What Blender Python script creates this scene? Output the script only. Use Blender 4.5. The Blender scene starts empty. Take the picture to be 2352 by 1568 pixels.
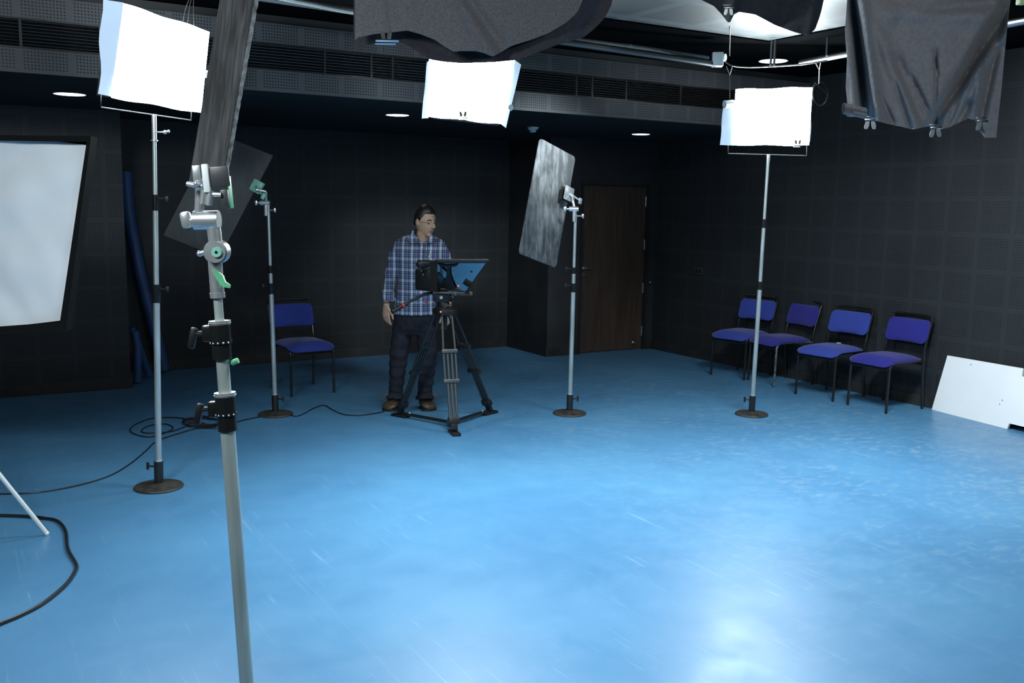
import bpy, bmesh, math, random
from mathutils import Vector as V, Matrix, noise
random.seed(7)
S = bpy.context.scene
COL = S.collection
PI = math.pi
# ------------------------------------------------------------------ camera
FPX, YAW, PITCH, ROLL = 2184.2, 0.5349, 0.1403, 0.0155
EYE = V((0, 0, 1.70))
fw = V((math.sin(YAW)*math.cos(PITCH), math.cos(YAW)*math.cos(PITCH), -math.sin(PITCH)))
r0 = V((math.cos(YAW), -math.sin(YAW), 0)); u0 = r0.cross(fw)
rt = r0*math.cos(ROLL) + u0*math.sin(ROLL)
up = -r0*math.sin(ROLL) + u0*math.cos(ROLL)
R = r0.copy(); F = V((math.sin(YAW), math.cos(YAW), 0)); Z = V((0, 0, 1))
cam = bpy.data.objects.new('camera', bpy.data.cameras.new('camera')); COL.objects.link(cam)
cam.data.sensor_width = 36; cam.data.sensor_fit = 'HORIZONTAL'; cam.data.lens = FPX/2352*36
cam.data.clip_start = 0.05
cam.matrix_world = Matrix(((rt.x, up.x, -fw.x, 0), (rt.y, up.y, -fw.y, 0), (rt.z, up.z, -fw.z, 1.70), (0, 0, 0, 1)))
S.camera = cam

def ray(x, y): return fw + rt*((x-1176)/FPX) + up*((784-y)/FPX)
def at(x, y, hd):                      # measured point: sight line met at hd metres of ground distance
    d = ray(x, y); return EYE + d*(hd/d.dot(F))
def flo(x, y, z=0.0):                  # measured point on a level surface
    d = ray(x, y); return EYE + d*((z-1.70)/d.z)

# ------------------------------------------------------------------ materials
def new_mat(name):
    m = bpy.data.materials.new(name); m.use_nodes = True
    return m, m.node_tree.nodes, m.node_tree.links, m.node_tree.nodes['Principled BSDF']
def mat(name, col, rough=0.5, metal=0.0, spec=0.5, nscale=0, namt=0.25, bump=0, sheen=0, coat=0, stretch=None):
    m, N, L, b = new_mat(name)
    b.inputs['Base Color'].default_value = (*col, 1); b.inputs['Roughness'].default_value = rough
    b.inputs['Metallic'].default_value = metal; b.inputs['Specular IOR Level'].default_value = spec
    if sheen: b.inputs['Sheen Weight'].default_value = sheen
    if coat: b.inputs['Coat Weight'].default_value = coat
    if nscale:
        tc = N.new('ShaderNodeTexCoord'); n = N.new('ShaderNodeTexNoise')
        n.inputs['Scale'].default_value = nscale; n.inputs['Detail'].default_value = 5
        if stretch:
            mp = N.new('ShaderNodeMapping'); mp.inputs['Scale'].default_value = stretch
            L.new(tc.outputs['Object'], mp.inputs[0]); L.new(mp.outputs[0], n.inputs['Vector'])
        else: L.new(tc.outputs['Object'], n.inputs['Vector'])
        rmp = N.new('ShaderNodeMapRange')
        rmp.inputs['From Min'].default_value = 0.3; rmp.inputs['From Max'].default_value = 0.7
        rmp.inputs['To Min'].default_value = 1-namt; rmp.inputs['To Max'].default_value = 1+namt
        L.new(n.outputs['Fac'], rmp.inputs['Value'])
        mx = N.new('ShaderNodeVectorMath'); mx.operation = 'SCALE'; mx.inputs[0].default_value = col
        L.new(rmp.outputs[0], mx.inputs['Scale']); L.new(mx.outputs[0], b.inputs['Base Color'])
        if bump:
            bp = N.new('ShaderNodeBump'); bp.inputs['Strength'].default_value = bump; bp.inputs['Distance'].default_value = 0.004
            L.new(n.outputs['Fac'], bp.inputs['Height']); L.new(bp.outputs[0], b.inputs['Normal'])
    return m
def emit(name, col, st):
    m, N, L, b = new_mat(name)
    b.inputs['Base Color'].default_value = (*col, 1)
    b.inputs['Emission Color'].default_value = (*col, 1); b.inputs['Emission Strength'].default_value = st
    return m

def perforated(name, au, av, ou, ov, pitch=0.3, col=(0.025, 0.029, 0.032), n=13, hr=0.25):
    """square tiles of drilled board: n x n small dark holes inside each tile, plain bands between"""
    m, N, L, b = new_mat(name)
    tc = N.new('ShaderNodeTexCoord'); sx = N.new('ShaderNodeSeparateXYZ'); L.new(tc.outputs['Object'], sx.inputs[0])
    def mth(op, a, c=None):
        k = N.new('ShaderNodeMath'); k.operation = op
        for i, v in enumerate((a, c)):
            if v is None: continue
            if isinstance(v, (int, float)): k.inputs[i].default_value = v
            else: L.new(v, k.inputs[i])
        return k.outputs[0]
    hp = pitch*0.8/(n-1)
    ds, masks = [], []
    for ax, off in ((au, ou), (av, ov)):
        t = mth('FRACT', mth('DIVIDE', mth('SUBTRACT', sx.outputs[ax], off-50*pitch), pitch))
        t = mth('MULTIPLY', t, pitch)                       # 0..pitch, band centred on 0
        c = mth('DIVIDE', mth('SUBTRACT', t, pitch*0.1), hp)
        ds.append(mth('MULTIPLY', mth('SUBTRACT', mth('FRACT', mth('ADD', c, 0.5)), 0.5), hp))
        masks.append(mth('LESS_THAN', mth('ABSOLUTE', mth('SUBTRACT', t, pitch/2)), pitch*0.4+hp*0.5))
    d = mth('SQRT', mth('ADD', mth('MULTIPLY', ds[0], ds[0]), mth('MULTIPLY', ds[1], ds[1])))
    hole = mth('MULTIPLY', mth('LESS_THAN', d, hp*hr), mth('MULTIPLY', masks[0], masks[1]))
    nz = N.new('ShaderNodeTexNoise'); nz.inputs['Scale'].default_value = 2.5; nz.inputs['Detail'].default_value = 4
    L.new(tc.outputs['Object'], nz.inputs['Vector'])
    mr = N.new('ShaderNodeMapRange'); mr.inputs['To Min'].default_value = 0.75; mr.inputs['To Max'].default_value = 1.25
    L.new(nz.outputs['Fac'], mr.inputs['Value'])
    sc = N.new('ShaderNodeVectorMath'); sc.operation = 'SCALE'; sc.inputs[0].default_value = col
    L.new(mr.outputs[0], sc.inputs['Scale'])
    mix = N.new('ShaderNodeMix'); mix.data_type = 'RGBA'
    L.new(hole, mix.inputs['Factor']); L.new(sc.outputs[0], mix.inputs['A']); mix.inputs['B'].default_value = (0.004, 0.004, 0.004, 1)  # holes are near-black colour, the darkness of their depth painted in
    L.new(mix.outputs['Result'], b.inputs['Base Color'])
    b.inputs['Roughness'].default_value = 0.55; b.inputs['Specular IOR Level'].default_value = 0.35
    return m

def floor_mat():
    m, N, L, b = new_mat('blue_vinyl')
    tc = N.new('ShaderNodeTexCoord')
    def nz(scale, det, st=(1, 1, 1), rot=0, dist=0):
        mp = N.new('ShaderNodeMapping'); mp.inputs['Scale'].default_value = st; mp.inputs['Rotation'].default_value = (0, 0, rot)
        L.new(tc.outputs['Object'], mp.inputs[0])
        n = N.new('ShaderNodeTexNoise'); n.inputs['Scale'].default_value = scale; n.inputs['Detail'].default_value = det
        n.inputs['Distortion'].default_value = dist
        L.new(mp.outputs[0], n.inputs['Vector']); return n.outputs['Fac']
    def rng(v, a, c, lo, hi):
        k = N.new('ShaderNodeMapRange'); k.inputs['From Min'].default_value = a; k.inputs['From Max'].default_value = c
        k.inputs['To Min'].default_value = lo; k.inputs['To Max'].default_value = hi; L.new(v, k.inputs['Value']); return k.outputs[0]
    def mix(f, a, c):
        k = N.new('ShaderNodeMix'); k.data_type = 'RGBA'; L.new(f, k.inputs['Factor'])
        for nm, v in (('A', a), ('B', c)):
            if isinstance(v, tuple): k.inputs[nm].default_value = (*v, 1)
            else: L.new(v, k.inputs[nm])
        return k.outputs['Result']
    def mul(a, c):
        k = N.new('ShaderNodeMath'); k.operation = 'MULTIPLY'
        for i, v in enumerate((a, c)):
            if isinstance(v, (int, float)): k.inputs[i].default_value = v
            else: L.new(v, k.inputs[i])
        return k.outputs[0]
    base = mix(rng(nz(0.9, 3), 0.35, 0.65, 0, 1), (0.066, 0.208, 0.385), (0.084, 0.252, 0.44))
    # worn, dusty mottling in the less walked back and right of the room
    sx = N.new('ShaderNodeSeparateXYZ'); L.new(tc.outputs['Object'], sx.inputs[0])
    wear = rng(sx.outputs[0], 2.6, 5.6, 0.10, 1.0)
    mot = mul(mul(rng(nz(12, 7, (1, 1.7, 1), 0.5, 0.8), 0.50, 0.66, 0, 1), rng(nz(1.6, 3), 0.38, 0.58, 0.3, 1)), mul(wear, 0.48))
    base = mix(mot, base, (0.24, 0.36, 0.44))
    # fine scratches in several directions
    for k, (rot, th) in enumerate(((0.35, 0.665), (-0.6, 0.675), (1.25, 0.675), (2.2, 0.68))):
        s = mul(rng(nz(44+5*k, 2, (1, 0.035, 1), rot, 0.5), th-0.01, th+0.05, 0, 1), rng(nz(1.7+k*0.3, 3), 0.48, 0.66, 0, 0.28))
        base = mix(s, base, (0.30, 0.50, 0.66))
    # welded seams between the sheets, running along the room
    for xs in (3.43, 1.31, 5.5):
        w = N.new('ShaderNodeMath'); w.operation = 'SUBTRACT'; w.inputs[1].default_value = xs; L.new(sx.outputs[0], w.inputs[0])
        a = N.new('ShaderNodeMath'); a.operation = 'ABSOLUTE'; L.new(w.outputs[0], a.inputs[0])
        base = mix(mul(rng(a.outputs[0], 0.002, 0.006, 1, 0), 0.35), base, (0.16, 0.28, 0.42))
    L.new(base, b.inputs['Base Color'])
    L.new(rng(nz(5, 5), 0.3, 0.7, 0.33, 0.44), b.inputs['Roughness'])
    b.inputs['Specular IOR Level'].default_value = 0.5
    bp = N.new('ShaderNodeBump'); bp.inputs['Strength'].default_value = 0.06; bp.inputs['Distance'].default_value = 0.01
    L.new(nz(3, 4), bp.inputs['Height']); L.new(bp.outputs[0], b.inputs['Normal'])
    return m

def plaid_mat():
    """woven check: navy, mid blue and off-white bands both ways"""
    m, N, L, b = new_mat('plaid_cotton')
    tc = N.new('ShaderNodeTexCoord')
    mp = N.new('ShaderNodeMapping'); mp.inputs['Rotation'].default_value = (0, 0, YAW)   # bands square to the wearer's chest
    L.new(tc.outputs['Object'], mp.inputs[0])
    sx = N.new('ShaderNodeSeparateXYZ'); L.new(mp.outputs[0], sx.inputs[0])
    outs = []
    for ax, per, off in ((0, 0.076, 0.012), (2, 0.088, 0.0)):
        d = N.new('ShaderNodeMath'); d.operation = 'MULTIPLY_ADD'; d.inputs[1].default_value = 1/per; d.inputs[2].default_value = off+50
        L.new(sx.outputs[ax], d.inputs[0])
        f = N.new('ShaderNodeMath'); f.operation = 'FRACT'; L.new(d.outputs[0], f.inputs[0])
        cr = N.new('ShaderNodeValToRGB'); cr.color_ramp.interpolation = 'CONSTANT'
        e = cr.color_ramp.elements
        cols = [(0.0, 0.06), (0.14, 0.55), (0.20, 0.10), (0.30, 0.95), (0.52, 0.55), (0.60, 0.08), (0.72, 0.70), (0.78, 0.12), (0.88, 0.6)]
        e[0].position, e[0].color = cols[0][0], (*[cols[0][1]]*3, 1); e[1].position, e[1].color = cols[1][0], (*[cols[1][1]]*3, 1)
        for p, v in cols[2:]:
            k = e.new(p); k.color = (v, v, v, 1)
        L.new(f.outputs[0], cr.inputs[0]); outs.append(cr.outputs[0])
    av = N.new('ShaderNodeMix'); av.data_type = 'RGBA'; av.inputs['Factor'].default_value = 0.38
    L.new(outs[0], av.inputs['A']); L.new(outs[1], av.inputs['B'])
    fin = N.new('ShaderNodeValToRGB'); e = fin.color_ramp.elements
    e[0].position, e[0].color = 0.10, (0.022, 0.030, 0.090, 1); e[1].position, e[1].color = 0.88, (0.50, 0.56, 0.62, 1)
    k = e.new(0.42); k.color = (0.115, 0.150, 0.255, 1)
    L.new(av.outputs['Result'], fin.inputs[0]); L.new(fin.outputs[0], b.inputs['Base Color'])
    b.inputs['Roughness'].default_value = 0.85; b.inputs['Specular IOR Level'].default_value = 0.2
    return m

def board_mat(name, lo, hi, rough=0.55):
    """scuffed black board with pale rub marks along its length"""
    m, N, L, b = new_mat(name)
    tc = N.new('ShaderNodeTexCoord')
    mp = N.new('ShaderNodeMapping'); mp.inputs['Scale'].default_value = (1.0, 1.0, 0.22); L.new(tc.outputs['Object'], mp.inputs[0])
    n = N.new('ShaderNodeTexNoise'); n.inputs['Scale'].default_value = 30; n.inputs['Detail'].default_value = 8; n.inputs['Distortion'].default_value = 0.6
    L.new(mp.outputs[0], n.inputs['Vector'])
    n2 = N.new('ShaderNodeTexNoise'); n2.inputs['Scale'].default_value = 5; n2.inputs['Detail'].default_value = 4; L.new(tc.outputs['Object'], n2.inputs['Vector'])
    a = N.new('ShaderNodeMath'); a.operation = 'MULTIPLY'; L.new(n.outputs['Fac'], a.inputs[0]); L.new(n2.outputs['Fac'], a.inputs[1])
    cr = N.new('ShaderNodeValToRGB'); e = cr.color_ramp.elements
    e[0].position, e[0].color = 0.17, (*lo, 1); e[1].position, e[1].color = 0.40, (*hi, 1)
    L.new(a.outputs[0], cr.inputs[0]); L.new(cr.outputs[0], b.inputs['Base Color'])
    b.inputs['Roughness'].default_value = rough
    return m

M = {}
M['floor'] = floor_mat()
M['wall_right'] = perforated('drilled_board_right', 1, 2, 5.498, 2.429)
M['wall_back'] = perforated('drilled_board_back', 0, 2, 3.357-0.035, 2.38)
M['wall_pillar'] = perforated('drilled_board_left', 0, 2, 0.62, 2.43, col=(0.037, 0.041, 0.044))  # same board, base colour raised to stand in for light on it
M['fascia'] = perforated('drilled_board_fascia', 0, 2, 0.445, 2.78, col=(0.070, 0.077, 0.084))
M['ceiling'] = perforated('drilled_board_ceiling', 0, 1, 4.17, 4.91, pitch=0.6, col=(0.085, 0.097, 0.103), n=21, hr=0.34)
M['black_paint'] = mat('black_paint', (0.014, 0.016, 0.018), 0.6, nscale=3, namt=0.3)
M['ceiling_shade'] = mat('painted_ceiling_shade', (0.004, 0.0045, 0.005), 1.0, spec=0.0)
M['jog'] = mat('black_painted_panel', (0.022, 0.024, 0.026), 0.6, nscale=3, namt=0.3)
M['base'] = mat('black_skirting', (0.022, 0.022, 0.021), 0.5, nscale=6, namt=0.3)
M['louver'] = mat('louver_metal', (0.026, 0.026, 0.026), 0.3, 0.3)
M['door'] = mat('dark_wood_veneer', (0.062, 0.042, 0.030), 0.45, nscale=4, namt=0.25, stretch=(6, 6, 0.5))
M['steel'] = mat('brushed_steel', (0.55, 0.56, 0.57), 0.3, 1.0)
M['chrome'] = mat('cast_aluminium', (0.66, 0.70, 0.71), 0.27, 0.72, nscale=30, namt=0.12)
M['tube'] = mat('galvanised_tube', (0.46, 0.52, 0.52), 0.40, 0.6, nscale=25, namt=0.22, stretch=(1, 1, 0.15))
M['tube_near'] = mat('worn_galvanised_tube', (0.50, 0.58, 0.54), 0.36, 0.45, nscale=18, namt=0.25, stretch=(1, 1, 0.12))
M['green'] = mat('green_paint', (0.11, 0.44, 0.22), 0.4, nscale=20, namt=0.2)
M['palegreen'] = mat('pale_green_paint', (0.22, 0.52, 0.40), 0.5, nscale=25, namt=0.2)
M['black_metal'] = mat('black_enamel', (0.012, 0.013, 0.013), 0.25)
M['black_plastic'] = mat('black_plastic', (0.010, 0.011, 0.012), 0.45, spec=0.35)
M['grey_metal'] = mat('dark_grey_metal', (0.055, 0.060, 0.062), 0.4, 0.3)
M['castiron'] = mat('worn_cast_iron', (0.045, 0.043, 0.038), 0.55, 0.2, nscale=18, namt=0.5)
M['panel'] = emit('lit_diffusion_cloth', (0.86, 0.97, 1.0), 33.0)
M['flap'] = emit('glowing_cloth_edge', (0.50, 0.64, 0.80), 0.26)  # weak emission stands in for lamp light coming through the cloth
M['housing'] = mat('lamp_housing', (0.03, 0.03, 0.032), 0.5)
M['wire'] = mat('galvanised_wire', (0.05, 0.055, 0.055), 0.5, 0.3)
M['downlight'] = emit('lit_lens', (1.0, 0.96, 1.0), 5.0)
M['white_plastic'] = mat('white_plastic', (0.74, 0.78, 0.78), 0.45)
M['cable'] = mat('black_rubber', (0.012, 0.013, 0.015), 0.4)
M['conduit'] = mat('grey_conduit', (0.20, 0.23, 0.24), 0.45, 0.2)
M['pipe'] = mat('painted_pipe', (0.10, 0.11, 0.115), 0.3, 0.6)
M['felt'] = mat('grey_felt', (0.135, 0.13, 0.138), 0.95, spec=0.15, nscale=150, namt=0.3, bump=0.3, sheen=0.2)
M['blackcloth'] = mat('black_cotton', (0.050, 0.048, 0.055), 0.9, spec=0.2, nscale=45, namt=0.15)
M['flagcloth'] = mat('faded_black_cotton', (0.25, 0.242, 0.255), 0.9, spec=0.2, nscale=60, namt=0.12, sheen=0.15)
M['whitecloth'] = mat('white_nylon', (0.74, 0.80, 0.84), 0.7, spec=0.3, nscale=4, namt=0.04)
M['blackfabric'] = mat('black_nylon', (0.006, 0.0065, 0.0065), 0.85, spec=0.15)
M['foam'] = mat('white_foam_board', (0.93, 0.95, 0.95), 0.6, nscale=5, namt=0.02)
M['foam_edge'] = mat('foam_edge', (0.55, 0.50, 0.55), 0.8)
M['board_near'] = board_mat('scuffed_black_board', (0.028, 0.028, 0.029), (0.085, 0.088, 0.09))
M['board_left'] = board_mat('flat_black_board', (0.060, 0.066, 0.066), (0.085, 0.092, 0.092), 0.7)
M['board_right'] = board_mat('rubbed_black_board', (0.075, 0.082, 0.086), (0.27, 0.29, 0.30), 0.40)
M['board_edge'] = mat('frayed_board_edge', (0.20, 0.22, 0.22), 0.7, nscale=60, namt=0.6)
M['blue_roll'] = mat('blue_vinyl_offcut', (0.040, 0.098, 0.26), 0.45, nscale=4, namt=0.15)
M['seat_bright'] = mat('royal_blue_weave', (0.034, 0.058, 0.31), 0.9, spec=0.2, nscale=90, namt=0.12, sheen=0.2)
M['seat_deep'] = mat('deep_blue_weave', (0.024, 0.024, 0.22), 0.9, spec=0.2, nscale=90, namt=0.12, sheen=0.2)
M['frame'] = mat('black_tube', (0.009, 0.010, 0.010), 0.3)
M['frame_worn'] = mat('chipped_black_tube', (0.10, 0.115, 0.11), 0.45, 0.2, nscale=55, namt=0.9)
M['skin'] = mat('skin', (0.50, 0.315, 0.215), 0.55, nscale=9, namt=0.05)
M['thread'] = mat('red_thread', (0.13, 0.035, 0.03), 0.7)
M['lip'] = mat('lip', (0.37, 0.205, 0.155), 0.55)
M['hair'] = mat('black_hair', (0.012, 0.009, 0.008), 0.45, nscale=60, namt=0.4, bump=0.5)
M['plaid'] = plaid_mat()
M['jeans'] = mat('dark_navy_denim', (0.019, 0.021, 0.030), 0.85, spec=0.2, nscale=12, namt=0.25)
M['leather'] = mat('brown_leather', (0.060, 0.040, 0.026), 0.45, nscale=14, namt=0.35)
M['strap'] = mat('tan_strap', (0.10, 0.06, 0.035), 0.5)
M['sole'] = mat('dark_sole', (0.014, 0.012, 0.01), 0.6)
M['eye_white'] = mat('eye_white', (0.34, 0.31, 0.29), 0.3)
M['iris'] = mat('dark_iris', (0.02, 0.012, 0.008), 0.2)
M['red'] = mat('red_plastic', (0.42, 0.02, 0.02), 0.4)
M['red_lamp'] = emit('lit_red_lamp', (1.0, 0.13, 0.07), 1.6)
M['blue_clip'] = mat('blue_clip', (0.20, 0.42, 0.66), 0.4)
M['yellow'] = mat('yellow_plastic', (0.72, 0.80, 0.40), 0.5)
M['alu'] = mat('aluminium_tube', (0.66, 0.73, 0.74), 0.45, 0.4)
M['gold'] = mat('gold', (0.75, 0.52, 0.16), 0.3, 1.0)
def glass_mat():
    m, N, L, b = new_mat('beam_splitter_glass')
    out = N['Material Output']
    g = N.new('ShaderNodeBsdfGlossy'); g.inputs['Color'].default_value = (0.50, 0.62, 0.70, 1); g.inputs['Roughness'].default_value = 0.05
    t = N.new('ShaderNodeBsdfTransparent'); t.inputs['Color'].default_value = (0.5, 0.55, 0.58, 1)
    mx = N.new('ShaderNodeMixShader'); mx.inputs[0].default_value = 0.90
    L.new(t.outputs[0], mx.inputs[1]); L.new(g.outputs[0], mx.inputs[2]); L.new(mx.outputs[0], out.inputs[0])
    return m
M['glass'] = glass_mat()
M['lens_glass'] = mat('spectacle_glass', (0.1, 0.11, 0.12), 0.1)

# ------------------------------------------------------------------ mesh helpers
ORG = {}
class MB:
    """collects shapes, given in metres, into one mesh"""
    def __init__(s): s.b = bmesh.new()
    def box(s, c, size, ax=None, bev=0):
        A = ax or (V((1, 0, 0)), V((0, 1, 0)), V((0, 0, 1))); c = V(c)
        vs = [s.b.verts.new(c + A[0]*(i*size[0]/2) + A[1]*(j*size[1]/2) + A[2]*(k*size[2]/2)) for i in (-1, 1) for j in (-1, 1) for k in (-1, 1)]
        fs = [s.b.faces.new([vs[q] for q in f]) for f in ((0, 1, 3, 2), (4, 6, 7, 5), (0, 4, 5, 1), (2, 3, 7, 6), (0, 2, 6, 4), (1, 5, 7, 3))]
        if bev:
            es = list({e for f in fs for e in f.edges}); bmesh.ops.bevel(s.b, geom=es, offset=bev, segments=2, affect='EDGES', profile=0.5)
        return s
    def tube(s, pts, r, n=16, cap=True):
        pts = [V(p) for p in pts]; rr = r if isinstance(r, (list, tuple)) else [r]*len(pts)
        rings = []; ref = None
        for i, p in enumerate(pts):
            t = (pts[min(i+1, len(pts)-1)] - pts[max(i-1, 0)]).normalized()
            if ref is None: ref = t.orthogonal().normalized()
            ref = (ref - t*ref.dot(t)).normalized(); q = t.cross(ref)
            rings.append([s.b.verts.new(p + (ref*math.cos(a) + q*math.sin(a))*rr[i]) for a in [2*PI*k/n for k in range(n)]])
        for a, c in zip(rings, rings[1:]):
            for k in range(n): s.b.faces.new((a[k], a[(k+1) % n], c[(k+1) % n], c[k]))
        if cap: s.b.faces.new(rings[0][::-1]); s.b.faces.new(rings[-1])
        return s
    def cyl(s, a, c, r, r2=None, n=20): return s.tube([a, c], [r, r if r2 is None else r2], n)
    def loft(s, rings, cap=True):
        rs = [[s.b.verts.new(p) for p in ring] for ring in rings]; n = len(rs[0])
        for a, c in zip(rs, rs[1:]):
            for k in range(n): s.b.faces.new((a[k], a[(k+1) % n], c[(k+1) % n], c[k]))
        if cap: s.b.faces.new(rs[0][::-1]); s.b.faces.new(rs[-1])
        return s
    def ell(s, cs, n=20, ax=None):     # loft of ellipses: (centre, half across, half deep)
        a1, a2 = ax or (R, F)
        return s.loft([[V(c) + a1*(w*math.cos(2*PI*k/n)) + a2*(d*math.sin(2*PI*k/n)) for k in range(n)] for c, w, d in cs])
    def ball(s, c, r, ax=None, n=14):
        A = ax or (V((1, 0, 0)), V((0, 1, 0)), V((0, 0, 1))); c = V(c); r = r if isinstance(r, (list, tuple)) else (r, r, r)
        rings = []
        for i in range(1, n):
            th = PI*i/n
            rings.append([c + A[0]*(r[0]*math.sin(th)*math.cos(2*PI*k/(2*n))) + A[1]*(r[1]*math.sin(th)*math.sin(2*PI*k/(2*n))) + A[2]*(-r[2]*math.cos(th)) for k in range(2*n)])
        return s.loft(rings)
    def prism(s, poly, d):
        a = [s.b.verts.new(V(p)) for p in poly]; c = [s.b.verts.new(V(p) + V(d)) for p in poly]; n = len(a)
        s.b.faces.new(a[::-1]); s.b.faces.new(c)
        for k in range(n): s.b.faces.new((a[k], a[(k+1) % n], c[(k+1) % n], c[k]))
        return s
    def sheet(s, rows, thick=0, d=None):
        g = [[s.b.verts.new(p) for p in row] for row in rows]
        def skin(g, flip):
            for a, c in zip(g, g[1:]):
                for k in range(len(a)-1):
                    f = (a[k], a[k+1], c[k+1], c[k]); s.b.faces.new(f[::-1] if flip else f)
        skin(g, False)
        if thick:
            h = [[s.b.verts.new(p.co + d*thick) for p in row] for row in g]; skin(h, True)
            def side(a, c):
                for k in range(len(a)-1): s.b.faces.new((a[k], c[k], c[k+1], a[k+1]))
            side(g[0], h[0]); side(g[-1][::-1], h[-1][::-1])
            side([r[0] for r in g][::-1], [r[0] for r in h][::-1]); side([r[-1] for r in g], [r[-1] for r in h])
        return s
    def build(s, name, m, parent=None, smooth=True, sharp=35):
        o0 = ORG.get(parent.name) if parent else None
        if o0 is not None: bmesh.ops.translate(s.b, verts=s.b.verts, vec=-o0)
        bmesh.ops.recalc_face_normals(s.b, faces=s.b.faces)
        me = bpy.data.meshes.new(name); s.b.to_mesh(me); s.b.free()
        if smooth:
            me.polygons.foreach_set('use_smooth', [True]*len(me.polygons))
            try: me.set_sharp_from_angle(angle=math.radians(sharp))
            except Exception: pass
        o = bpy.data.objects.new(name, me); COL.objects.link(o)
        if m: me.materials.append(M[m])
        if parent: o.parent = parent; ORG[o.name] = o0 if o0 is not None else V((0, 0, 0))
        return o
def tag(o, label=None, cat=None, group=None, kind=None):
    for k, v in (('label', label), ('category', cat), ('group', group), ('kind', kind)):
        if v: o[k] = v
    return o
def thing(name, label, cat, loc, group=None):
    o = bpy.data.objects.new(name, None); COL.objects.link(o); o.empty_display_size = 0.1
    o.location = loc; ORG[o.name] = V(loc); return tag(o, label, cat, group)
def structure(name, mb, m, **k):
    return tag(mb.build(name, m, None, smooth=False, **k), kind='structure')
def remesh(o, vox, it=4, f=0.5):
    m = o.modifiers.new('remesh', 'REMESH'); m.mode = 'VOXEL'; m.voxel_size = vox; m.use_smooth_shade = True
    k = o.modifiers.new('smooth', 'SMOOTH'); k.factor = f; k.iterations = it
def curve_pts(pts, n=8):               # Catmull-Rom through the points
    pts = [V(p) for p in pts]; out = []
    for i in range(len(pts)-1):
        p0, p1, p2, p3 = pts[max(i-1, 0)], pts[i], pts[i+1], pts[min(i+2, len(pts)-1)]
        for k in range(n):
            t = k/n
            out.append(0.5*((2*p1) + (p2-p0)*t + (2*p0-5*p1+4*p2-p3)*t*t + (3*p1-p0-3*p2+p3)*t**3))
    return out + [pts[-1]]
def lerp_tab(tab, x):
    if x <= tab[0][0]: return tab[0][1]
    for (a, va), (c, vc) in zip(tab, tab[1:]):
        if x <= c: return va + (vc-va)*(x-a)/(c-a)
    return tab[-1][1]

# ------------------------------------------------------------------ the room
XR, YB, YD, YP, ZS, YF, ZC = 7.397, 10.027, 9.117, 9.188, 2.485, 6.81, 3.02
XL, YN = -3.0, -3.0
structure('floor', MB().box(((XL+XR)/2, (YN+YB)/2, -0.05), (XR-XL, YB-YN, 0.1)), 'floor')
structure('wall_right', MB().box((XR+0.05, (YN+YB)/2, ZC/2), (0.1, YB-YN, ZC)), 'wall_right')
structure('wall_back', MB().box(((1.376+5.867)/2, YB+0.05, ZS/2), (5.867-1.376, 0.1, ZS)), 'wall_back')
structure('wall_back_left', MB().box(((XL+1.376)/2, (YP+YB)/2, ZS/2), (1.376-XL, YB-YP, ZS)), 'wall_pillar')
# block that carries the door: side face, wall beside and over the door
DX0, DX1, DZ = 6.325, 7.268, 1.965
jb = MB().box(((5.867+DX0-0.02)/2, (YD+YB)/2, ZS/2), (DX0-0.02-5.867, YB-YD, ZS))
jb.box(((DX1+0.02+XR)/2, (YD+YB)/2, ZS/2), (XR-DX1-0.02, YB-YD, ZS)).box(((DX0+DX1)/2, (YD+YB)/2, (DZ+0.03+ZS)/2), (DX1-DX0+0.04, YB-YD, ZS-DZ-0.03))
structure('wall_back_right', jb, 'jog')
structure('wall_left', MB().box((XL-0.05, (YN+YB)/2, ZC/2), (0.1, YB-YN, ZC)), 'black_paint')
structure('wall_front', MB().box(((XL+XR)/2, YN-0.05, ZC/2), (XR-XL, 0.1, ZC)), 'black_paint')
structure('ceiling', MB().box(((XL+XR)/2, (YN+YF)/2, ZC+0.05), (XR-XL, YF-YN, 0.1)), 'ceiling')
rb = MB().box(((XL+XR)/2, (5.62+YF)/2, 3.015), (XR-XL, YF-5.62, 0.012)).box(((5.62+XR)/2, (YN+5.62)/2, 3.015), (XR-5.62, 5.62-YN, 0.012))
structure('trim_1', rb, 'ceiling_shade')  # dark sheet under the ceiling, painting in where its light falls off
structure('ceiling_back', MB().box(((XL+XR)/2, (YF+YB)/2+0.03, ZS+0.04), (XR-XL, YB-YF-0.06, 0.08)), 'black_paint')
fb = MB()
for z0, z1 in ((ZS-0.004, 2.628), (2.812, 2.948)): fb.box(((XL+XR)/2, YF, (z0+z1)/2), (XR-XL, 0.03, z1-z0))
structure('trim_2', fb, 'fascia')
structure('trim_3', MB().box(((XL+XR)/2, YF+0.02, 2.975), (XR-XL, 0.03, 0.056)), 'black_paint')
structure('trim_4', MB().box(((XL+XR)/2, YF+0.10, 2.75), (XR-XL, 0.02, 0.42)), 'black_paint')   # dark void behind the grille
for nm, c, sz in (('baseboard_right', (XR-0.008, (YN+YD)/2, 0.05), (0.016, YD-YN, 0.1)), ('baseboard_back', ((1.376+5.867)/2, YB-0.008, 0.05), (4.47, 0.016, 0.1)),
                  ('baseboard_left', ((XL+1.39)/2, YP-0.008, 0.05), (1.39-XL, 0.016, 0.1)), ('baseboard_side', (5.859, (YD+YB)/2-0.01, 0.05), (0.016, YB-YD, 0.1)),
                  ('baseboard_door', ((5.851+DX0-0.03)/2, YD-0.008, 0.05), (DX0-0.03-5.851, 0.016, 0.1)), ('baseboard_corner', ((DX1+0.03+XR)/2, YD-0.008, 0.05), (XR-0.02-DX1-0.03, 0.016, 0.1))):
    structure(nm, MB().box(c, sz, bev=0.004), 'base')
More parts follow.
